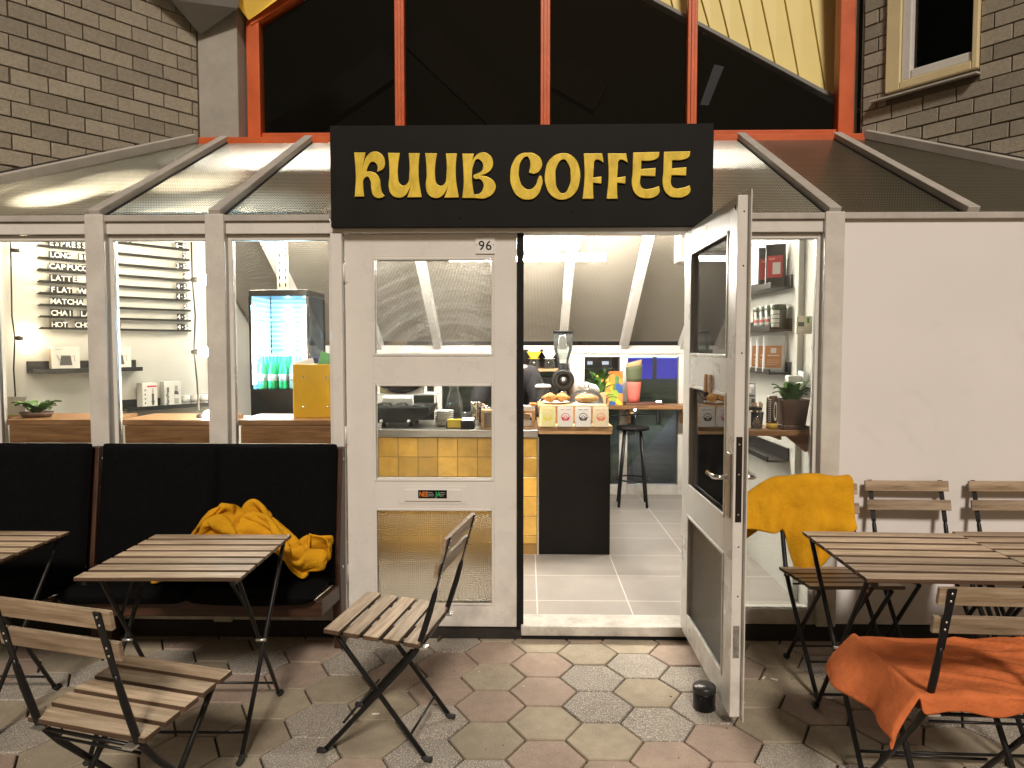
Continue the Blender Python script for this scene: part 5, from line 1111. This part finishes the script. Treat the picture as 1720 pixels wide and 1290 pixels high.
# drinks fridge on its cabinet
cbn = thing('base_cabinet', 'white cabinet under the drinks fridge', 'cabinet', (-1.72, 1.3, .05)); MB().box(-.42, -.25, 0, .30, .30, .98).build('body', PAPER, cbn, bevel=.003)
fz = thing('drinks_fridge', 'small black countertop fridge with lit glass sides and green bottles', 'fridge', (-1.69, 1.29, 1.032)); hw, hd_ = .205, .20
MB().box(-hw, -hd_, 0.02, hw, hd_, .225).build('base', BLACKG, fz, bevel=.008); MB().box(-hw, -hd_, .86, hw, hd_, .905).build('top', BLACKG, fz, bevel=.008)
b = MB()
for sx_ in (-1, 1):
    for sy_ in (-1, 1): b.box(sx_*hw-.018*(sx_ > 0), sy_*hd_-.018*(sy_ > 0), .2255, sx_*hw+.018*(sx_ < 0), sy_*hd_+.018*(sy_ < 0), .8595)
for k in range(4): MB().lathe([(.014, 0), (.012, .02)], ((-1, 1)[k % 2]*.17, (-1, 1)[k//2]*.17, 0), 12).build('foot', BLACK, fz)
b.build('frame', BLACKG, fz)
for i, (x0, y0, x1, y1) in enumerate(((-hw+.0185, -hd_+.004, hw-.0185, -hd_+.008), (hw-.008, -hd_+.0185, hw-.004, hd_-.0185))): MB().box(x0, y0, .226, x1, y1, .859).build('glass_panel', GLASS, fz)
bk3 = mat('fridge_back', (.55, .68, .80), .35); t = bk3.node_tree; N = t.nodes; L = t.links; tc = N.new('ShaderNodeTexCoord'); wv = N.new('ShaderNodeTexWave'); wv.bands_direction = 'Z'; wv.inputs['Scale'].default_value = 9
L.new(tc.outputs['Object'], wv.inputs['Vector']); rp = N.new('ShaderNodeValToRGB'); rp.color_ramp.elements[0].color = (.16, .28, .40, 1); rp.color_ramp.elements[1].color = (.30, .68, .92, 1); rp.color_ramp.elements[0].position = .35; rp.color_ramp.elements[1].position = .6; L.new(wv.outputs['Fac'], rp.inputs[0]); L.new(rp.outputs[0], N['Principled BSDF'].inputs['Base Color']); L.new(rp.outputs[0], N['Principled BSDF'].inputs['Emission Color']); N['Principled BSDF'].inputs['Emission Strength'].default_value = 1.1   # backlit panel
MB().box(-hw+.0185, hd_-.016, .226, hw-.0185, hd_-.008, .859).build('back_panel', bk3, fz); MB().box(-hw+.004, -hd_+.0185, .226, -hw+.010, hd_-.0185, .859).build('glow_side_panel', bk3, fz)  # left side made a glowing panel, added for more blue glow
for (x, y) in ((-hw+.028, -hd_+.024), (hw-.028, -hd_+.024), (-.06, hd_-.026), (.07, hd_-.026)): MB().box(x-.006, y-.006, .26, x+.006, y+.006, .80).build('led_strip', LED, fz)
for z in (.50, .70):
    b = MB()
    for k in range(11): b.tube([(-hw+.03, -.15+k*.03, z), (hw-.03, -.15+k*.03, z)], .0018, 6)
    b.build('wire_shelf', CHROME, fz)
bg1 = mat('green_bottle_glass', (.03, .60, .20), .12, spread=.3, scale=30); bg2 = mat('pale_bottle_glass', (.45, .70, .68), .12)
k = 0
for yy in (-.12, -.045, .03):
    for xx in range(5):
        x = -.145+xx*.072; k += 1
        t = thing('drink_bottle', '' , 'bottle', Vector((-1.69+x, 1.29+yy, 1.032+.2265)), 0, 'bottles in the drinks fridge')
        t['label'] = 'green bottle with a white label on the bottom of the drinks fridge' if xx < 3 else 'pale clear bottle with a white label on the bottom of the drinks fridge'
        MB().lathe([(0, 0), (.030, 0), (.032, .01), (.032, .12), (.024, .155), (.012, .19), (.012, .225), (0, .225)], n=18).build('body', bg1 if xx < 3 else bg2, t)
        MB().lathe([(.0325, .055), (.0328, .055), (.0328, .10), (.0325, .10)], n=18).build('label', PAPER, t); MB().lathe([(.0135, .222), (.0135, .235), (0, .236)], n=12).build('cap', STEEL, t)
rk = thing('rack_upright', 'perforated steel shelving upright rising behind the drinks fridge', 'rack', (-1.80, 1.56, 1.035)); ru = MB()
ru.box(-.055, -.02, .0, -.015, -.012, 1.35, 0).box(-.01, -.02, 0, .03, -.012, 1.35, 0)
for z in range(24): ru.box(-.040, -.0215, .02+z*.055, -.030, -.0205, .05+z*.055, 1).box(.005, -.0215, .02+z*.055, .015, -.0205, .05+z*.055, 1)
ru.build('upright', [STEEL, BLACK], rk)
lb3 = thing('leaflet_box', 'mustard yellow box on the window shelf by the door', 'box', (-1.165, .17, 1.157)); MB().box(-.125, -.02, 0, .125, -.008, .295).box(-.125, .13, 0, .125, .142, .295).box(-.125, -.0075, 0, -.113, .1295, .295).box(.113, -.0075, 0, .125, .1295, .295).box(-.1125, -.0075, 0, .1125, .1295, .01).build('case', mat('mustard_box_paint', (.62, .36, .012), .42, spread=.05, scale=4), lb3, bevel=.003)
sb = MB()
for x in (-.065, .065):
    for z in (.06, .225): sb.lathe([(0, -.023), (.005, -.0225), (.006, -.0205)], (x, 0, z), 12, ax='y')
sb.build('screw', CHROME, lb3)
for k, (x, a, c_, h_, lb) in enumerate(((-.05, .25, (.75, .74, .70), .30, 'white leaflet leaning in the mustard box'), (.02, -.25, (.10, .32, .14), .335, 'green and orange leaflet standing highest in the mustard box'), (.07, -.5, (.13, .36, .16), .29, 'green leaflet lying at a slant in the mustard box'))):
    c3 = Vector((-1.165+x, .22+.02*k, 1.175+h_/2+.005)); u = Vector((math.cos(a), 0, math.sin(a))); w3 = Vector((-math.sin(a), 0, math.cos(a)))
    b = MB().obb(c3, u*.055, (0, .001, 0), w3*h_/2); 
    if k == 1: b.obb(c3+w3*.08+u*.01+Vector((0, -.0015, 0)), u*.045, (0, .0005, 0), (w3+u*.5).normalized()*.018, 1)
    o = b.build('leaflet', [flat(c_), flat((.75, .22, .05))]); tag(o, lb, 'leaflet', 'leaflets in the mustard box')

# ================================================================ RIGHT WALL: LEDGES AND STOCK
def ledge(z, h_, lb):
    t = thing('picture_ledge', lb, 'shelf', (1.6, 1.0, z), 0, 'black ledges on the side wall')
    MB().box(-.014, -.40, 0, -.001, .55, h_).build('back', BLACKM, t, bevel=.002); MB().box(-.125, -.40, 0, -.0145, .55, .012).build('board', BLACKM, t, bevel=.002); MB().box(-.136, -.40, 0, -.1255, .55, .034).build('lip', BLACKM, t, bevel=.002)
ledge(1.903, .08, 'highest black ledge on the white side wall'); ledge(1.643, .078, 'black ledge holding dark jars on the white side wall'); ledge(1.38, .075, 'black ledge holding copper printed bags on the white side wall'); ledge(.845, .085, 'empty black ledge below the wooden shelf')
def pouch(name, label, loc, w_, h_, d_, col, prints, rz, group, rough=.4):
    t = thing(name, label, 'coffee bag', loc, rz, group); b = MB(); hw = w_/2
    def f(u, v):
        a = 2*math.pi*u; ca, sa = math.cos(a), math.sin(a); e = lambda c: math.copysign(abs(c)**.4, c)
        return Vector((e(ca)*hw*(1-.03*v), e(sa)*d_*.5*(1-.92*v**2), v*h_))
    b.grid(f, 32, 10, 0, True, True); b.build('pouch', flat(col, rough), t)
    MB().box(-hw*.98, -.003, h_-.03, hw*.98, .003, h_+.004).build('seam', flat(tuple(c*.8 for c in col), rough), t)
    p = MB(); mats = []
    for i, (x0, z0, x1, z1, c_) in enumerate(prints):
        yf = lambda z: -d_*.5*(1-.92*(z/h_)**2)-.0015-.0004*i
        p.add([(x0*w_, yf(z0*h_), z0*h_), (x1*w_, yf(z0*h_), z0*h_), (x1*w_, yf((z0+z1)/2*h_), (z0+z1)/2*h_), (x1*w_, yf(z1*h_), z1*h_), (x0*w_, yf(z1*h_), z1*h_), (x0*w_, yf((z0+z1)/2*h_), (z0+z1)/2*h_)], [(0, 1, 2, 5), (5, 2, 3, 4)], i); mats.append(flat(c_, .6))
    p.build('print', mats, t); return t
PR = [(-.38, .22, .38, .74, (.42, .05, .05)), (-.1, .30, .28, .58, (.75, .72, .70)), (-.30, .64, .0, .69, (.6, .25, .2))]
for k, y in enumerate((.72, .86)): pouch('coffee_bag', ('black coffee bag with a red label at the near end of the highest ledge', 'black coffee bag with a red label behind another on the highest ledge')[k], (1.535, y, 1.9155), .12, .26, .07, (.02, .02, .022), PR, R(-28), 'red labelled bags')
PR = [(-.36, .12, .36, .72, (.52, .22, .09)), (-.12, .52, .12, .66, (.8, .8, .78)), (-.25, .44, .25, .47, (.75, .7, .62)), (-.28, .32, .28, .34, (.72, .5, .35)), (-.28, .26, .28, .28, (.72, .5, .35)), (-.28, .20, .2, .22, (.72, .5, .35))]
for k, y in enumerate((.70, .83, .96)): pouch('coffee_bag', ('silver white bag with copper print at the near end of its ledge', 'silver white bag with copper print, middle of the three', 'silver white bag with copper print, deepest on its ledge')[k], (1.53, y, 1.3925), .135, .225, .07, (.68, .68, .68), PR, R(-28), 'copper printed bags', .3)
for k, y in enumerate((.66, .77, .88, .99)):
    t = thing('jar', ('dark jar with grey print panels at the near end of its ledge', 'dark jar with red and white label, second on its ledge', 'dark jar with red and white label, third on its ledge', 'dark jar with red and white label, deepest on its ledge')[k], 'jar', (1.535, y, 1.6555), R(-40), 'dark jars on the side wall')
    MB().lathe([(0, 0), (.042, 0), (.045, .008), (.045, .125), (0, .125)], n=28).build('body', flat((.02, .035, .022), .3), t); MB().lathe([(.0465, .122), (.047, .125), (.047, .15), (0, .152)], n=28).build('lid', flat((.03, .05, .025), .4), t)
    p = MB()
    for i in range(4):
        for j in range(6):
            a0, a1 = R(-125+j*11), R(-125+j*11+11); z0, z1 = (.012+i*.027, .034+i*.027) if k == 0 else (.03+.006*((i+j) % 2), .085-.006*(j % 2))
            if k and i: continue
            p.add([(.0458*math.cos(a), .0458*math.sin(a), z) for a, z in ((a0, z0), (a1, z0), (a1, z1), (a0, z1))], [(0, 1, 2, 3)], 0 if (i+j) % 3 or k else 0)
            if k: p.add([(.0461*math.cos(a), .0461*math.sin(a), z) for a, z in ((a0, .048), (a1, .048), (a1, .066), (a0, .066))], [(0, 1, 2, 3)], 1)
    p.build('label', [flat((.55, .54, .5)), flat((.45, .05, .06))], t)
ssf = thing('wooden_shelf', 'thick brown wooden shelf inside the window right of the open door', 'shelf', (1.35, .28, 1.06)); MB().box(-.30, -.12, 0, .248, .13, .034).build('board', WALNUT, ssf, bevel=.004)
MB().prism([(.215, -.10, -.002), (.248, -.10, -.002), (.248, -.10, -.10)], (0, .02, 0)).prism([(.10, .03, -.002), (.2475, .03, -.002), (.2475, .03, -.10), (.235, .03, -.11)], (0, .02, 0)).build('bracket', WALNUT, ssf); MB().tube([(.04, -.1, -.012), (.04, .1, -.012)], .011, 10).build('peg', WALNUT, ssf)
plant('potted_plant', 'leafy green plant in a square brown pot on the wooden shelf', (1.475, .24, 1.0945), (.072, .165), 34, .12, .075, .066, 12, POTB, True)
cn = thing('tin', 'brown tin with white dots and an oval label next to the square pot', 'tin', (1.365, .24, 1.0945), R(-10)); MB().lathe([(0, .0), (.030, .0), (.030, .165), (.026, .18), (0, .182)], n=28).build('body', flat((.06, .025, .012), .35), cn); MB().lathe([(.0303, .0), (.0306, .0), (.0306, .03), (.0303, .03)], n=28).build('band', flat((.62, .40, .05)), cn)
p = MB()
for i in range(11):
    for a in (-128, -112): aa, z = R(a), .04+i*.0122; p.obb((.0306*math.cos(aa), .0306*math.sin(aa), z), (.0022*-math.sin(aa), .0022*math.cos(aa), 0), (.0005*math.cos(aa), .0005*math.sin(aa), 0), (0, 0, .0028))
for i in range(14):
    z0, z1 = .045+i*.0075, .0525+i*.0075; hw_ = lambda z: 20*math.sqrt(max(0.02, 1-((z-.0975)/.055)**2)); P = []
    for a, z in ((-60-hw_(z0), z0), (-60+hw_(z0), z0), (-60+hw_(z1), z1), (-60-hw_(z1), z1)): P.append((.0308*math.cos(R(a)), .0308*math.sin(R(a)), z))
    p.add(P, [(0, 1, 2, 3)], 0)
p.build('print', PAPER, cn)
sk = thing('stirrer_cup', 'clear cup of wooden stirrers left of the brown dotted tin', 'cup', (1.285, .25, 1.0945)); MB().lathe([(0, .002), (.03, .002), (.038, .09), (.0365, .09), (.029, .004)], n=20).build('cup', GLASSJ, sk); random.seed(3); b = MB()
for k in range(14): a = random.random()*6.28; b.bar((.012*math.cos(a), .012*math.sin(a), .006), (.030*math.cos(a+.4), .030*math.sin(a+.4), random.uniform(.13, .15)), .006, .0016)
b.build('stirrers', OAK, sk)
o = MB().box(1.09, .18, 1.0945, 1.235, .34, 1.20).build('white_box', PAPER, bevel=.012); tag(o, 'plain white box on the wooden shelf under the silver pouches', 'box')
o = MB().box(1.08, .175, 1.201, 1.29, .36, 1.215).build('black_board', BLACK); tag(o, 'thin black board carrying the row of silver pouches', 'board')
for k in range(3): pouch('silver_pouch', ('silver pouch with black marks next to the cup of stirrers', 'silver pouch with black marks, middle of the three', 'silver pouch with black marks next to the door edge')[k], (1.25-.062*k, .27, 1.2155), .062, .125, .05, (.42, .42, .43), [(-.4, .1, -.1, .3, (.03, .03, .03)), (-.1, .45, .4, .52, (.03, .03, .03)), (-.35, .6, .1, .9, (.75, .75, .76)), (.1, .15, .38, .35, (.05, .05, .06))], R(-8), 'silver pouches', .25)
th = thing('alarm_keypad', 'cream wall keypad with small screen and green mark', 'keypad', (1.55, .29, 1.62)); MB().box(-.045, -.015, 0, .048, .018, .10).build('case', flat((.68, .64, .54), .45), th, bevel=.004)
k_ = MB().box(-.036, -.0165, .042, -.004, -.0155, .066, 0).box(.012, -.0165, .062, .026, -.0155, .090, 1)
for i in range(3):
    for j in range(4): k_.box(.004+i*.011, -.0165, .010+j*.012, .011+i*.011, -.0155, .017+j*.012, 2)
for i in range(4): k_.box(-.036+i*.010, -.0165, .018, -.030+i*.010, -.0155, .026, 2)
k_.build('keys', [flat((.06, .07, .06)), flat((.03, .30, .05)), flat((.8, .78, .7))], th)
for k, (x, y, z) in enumerate(((1.53, .36, 1.30), (1.562, .27, 1.265))):
    t = thing('wall_socket', ('white plug adapter on the side wall, the upper one', 'white plug adapter on the side wall behind the leaves')[k], 'socket', (x, y, z), 0, 'plug adapters'); MB().box(-.045, -.03, 0, .036, .03, .085).build('case', PAPER, t, bevel=.010); MB().box(.0365, -.04, -.02, .0375, .04, .11).build('plate', PAPER, t)
o = MB().box(1.565, .42, .05, 1.5995, .47, 2.30).build('wall_batten', PLASTER, bevel=.003); tag(o, 'white vertical batten on the side wall behind the keypad', 'batten')

# ================================================================ NIGHT OUTSIDE THE BACK WINDOWS
def slope(u, v):
    x, y = -25+u*55, 3.9+v*34; h_ = .0 if y < 5 else min(.5, (y-5)*.05)*(.5+.5*min(1, max(0, (x+2)/6)))
    return Vector((x, y, -.012+h_+.05*mnoise.noise(Vector((x*.6, y*.6, 0)))))
go = MB().grid(slope, 60, 40).build('grass_bank', mat('night_grass', (.030, .05, .022), .9, spread=.8, scale=2, bump=.8, bscale=30)); setting(go)
pa = MB().grid(lambda u, v: slope(lerp(.47, .53, u)+.10*v, v*.5)+Vector((0, 0, .02)), 4, 30).build('path', mat('grey_path', (.07, .075, .075), .8, spread=.5, scale=3)); setting(pa)
def tree(x, y, h_, label, seed):
    t = thing('tree', label, 'tree', (x, y, .2), 0, 'trees beyond the back windows'); random.seed(seed); b = MB(); b.tube([(0, 0, -.3), (.03, 0, h_*.3), (-.05, .02, h_*.65), (.02, 0, h_)], [.13, .10, .07, .03], 10); tips = []
    for k in range(9):
        a = random.random()*6.28; z = h_*random.uniform(.35, .9); q = Vector((math.cos(a)*1.3, math.sin(a)*1.3, z+.9)); b.tube([(0, 0, z), q*.5+Vector((0, 0, z*.5)), q], [.045, .03, .012], 6); tips += [q, q*.6+Vector((0, 0, z*.4))]
    b.build('trunk', mat('dark_bark', (.05, .04, .03), .9, spread=.3, scale=12), t); c_ = MB()
    for q in tips:
        for k in range(40):
            d = Vector((random.gauss(0, .45), random.gauss(0, .45), random.gauss(0, .35))); e_ = Vector((random.uniform(-.1, .1), random.uniform(-.1, .1), random.uniform(-.08, .05))); c_.leaf(q+d, q+d+e_, .06, .1)
    c_.build('crown', LEAF, t)
tree(-2.6, 9, 4.5, 'dark tree beyond the back windows, deepest behind the closed door', 1); tree(1.2, 12, 5, 'dark tree beyond the back windows over the lit path', 2); tree(3.2, 8.5, 4, 'dark tree beyond the back windows, next to the blue glow', 3)
lp_ = thing('street_lamp', 'lit street lamp over the grass bank beyond the back windows', 'street lamp', (3.3, 10.5, .3)); MB().tube([(0, 0, -.3), (0, 0, 3.2)], [.06, .04], 10).build('pole', BLACKM, lp_); MB().lathe([(.04, 3.2), (.16, 3.26), (.16, 3.30), (.03, 3.36), (0, 3.36)], n=20).build('hood', BLACKM, lp_); MB().ell((0, 0, 3.19), (.11, .11, .06)).build('globe', emis('street_globe', (.85, .93, 1.0), 260), lp_)
kk = thing('blue_kiosk', 'distant dark stand with blue lit front beyond the back windows', 'kiosk', (5.2, 20, .25)); MB().box(-2.2, 0, 0, 2.6, 1.5, 1.05).build('body', flat((.03, .03, .05)), kk)
for x in (-2.1, -.9, .3, 1.5): MB().box(x, -.03, .15, x+1.05, -.001, .9).build('lit_panel', emis('blue_glow', (.05, .04, .9), .42, .02), kk); MB().box(x, -.05, .92, x+1.05, -.001, .97).build('strip', emis('blue_strip', (.25, .35, 1.0), 2.5, .02), kk)

db_ = thing('distant_block', 'far dark building with rows of small lit windows beyond the trees', 'building', (3, 32, .5)); MB().box(-9, 0, -1, 7, 4, 7).build('wall', flat((.02, .02, .022)), db_); random.seed(6)
wl_ = emis('distant_window', (.75, .85, 1.0), .7, .02)
for i in range(18):
    for z in (.15, .75, 2.2):
        if random.random() < .62: MB().box(-8.6+i*.85, -.03, z, -8.6+i*.85+random.uniform(.12, .4), -.001, z+.16).build('window', wl_, db_)

for x, y, lb in ((1.75, 8.0, 'low lit bollard lamp on the grass bank, the one nearer the stool'), (2.35, 9.0, 'low lit bollard lamp on the grass bank, the one nearer the window post')):
    t = thing('bollard_lamp', lb, 'lamp', (x, y, .22), 0, 'bollard lamps'); MB().tube([(0, 0, -.2), (0, 0, .28)], .045, 12).build('post', BLACKM, t); MB().lathe([(.042, .281), (.042, .36), (0, .36)], n=16).build('globe', emis('bollard_globe', (.75, .88, 1.0), 130), t); MB().lathe([(.05, .361), (.05, .375), (0, .38)], n=16).build('cap', BLACKM, t)
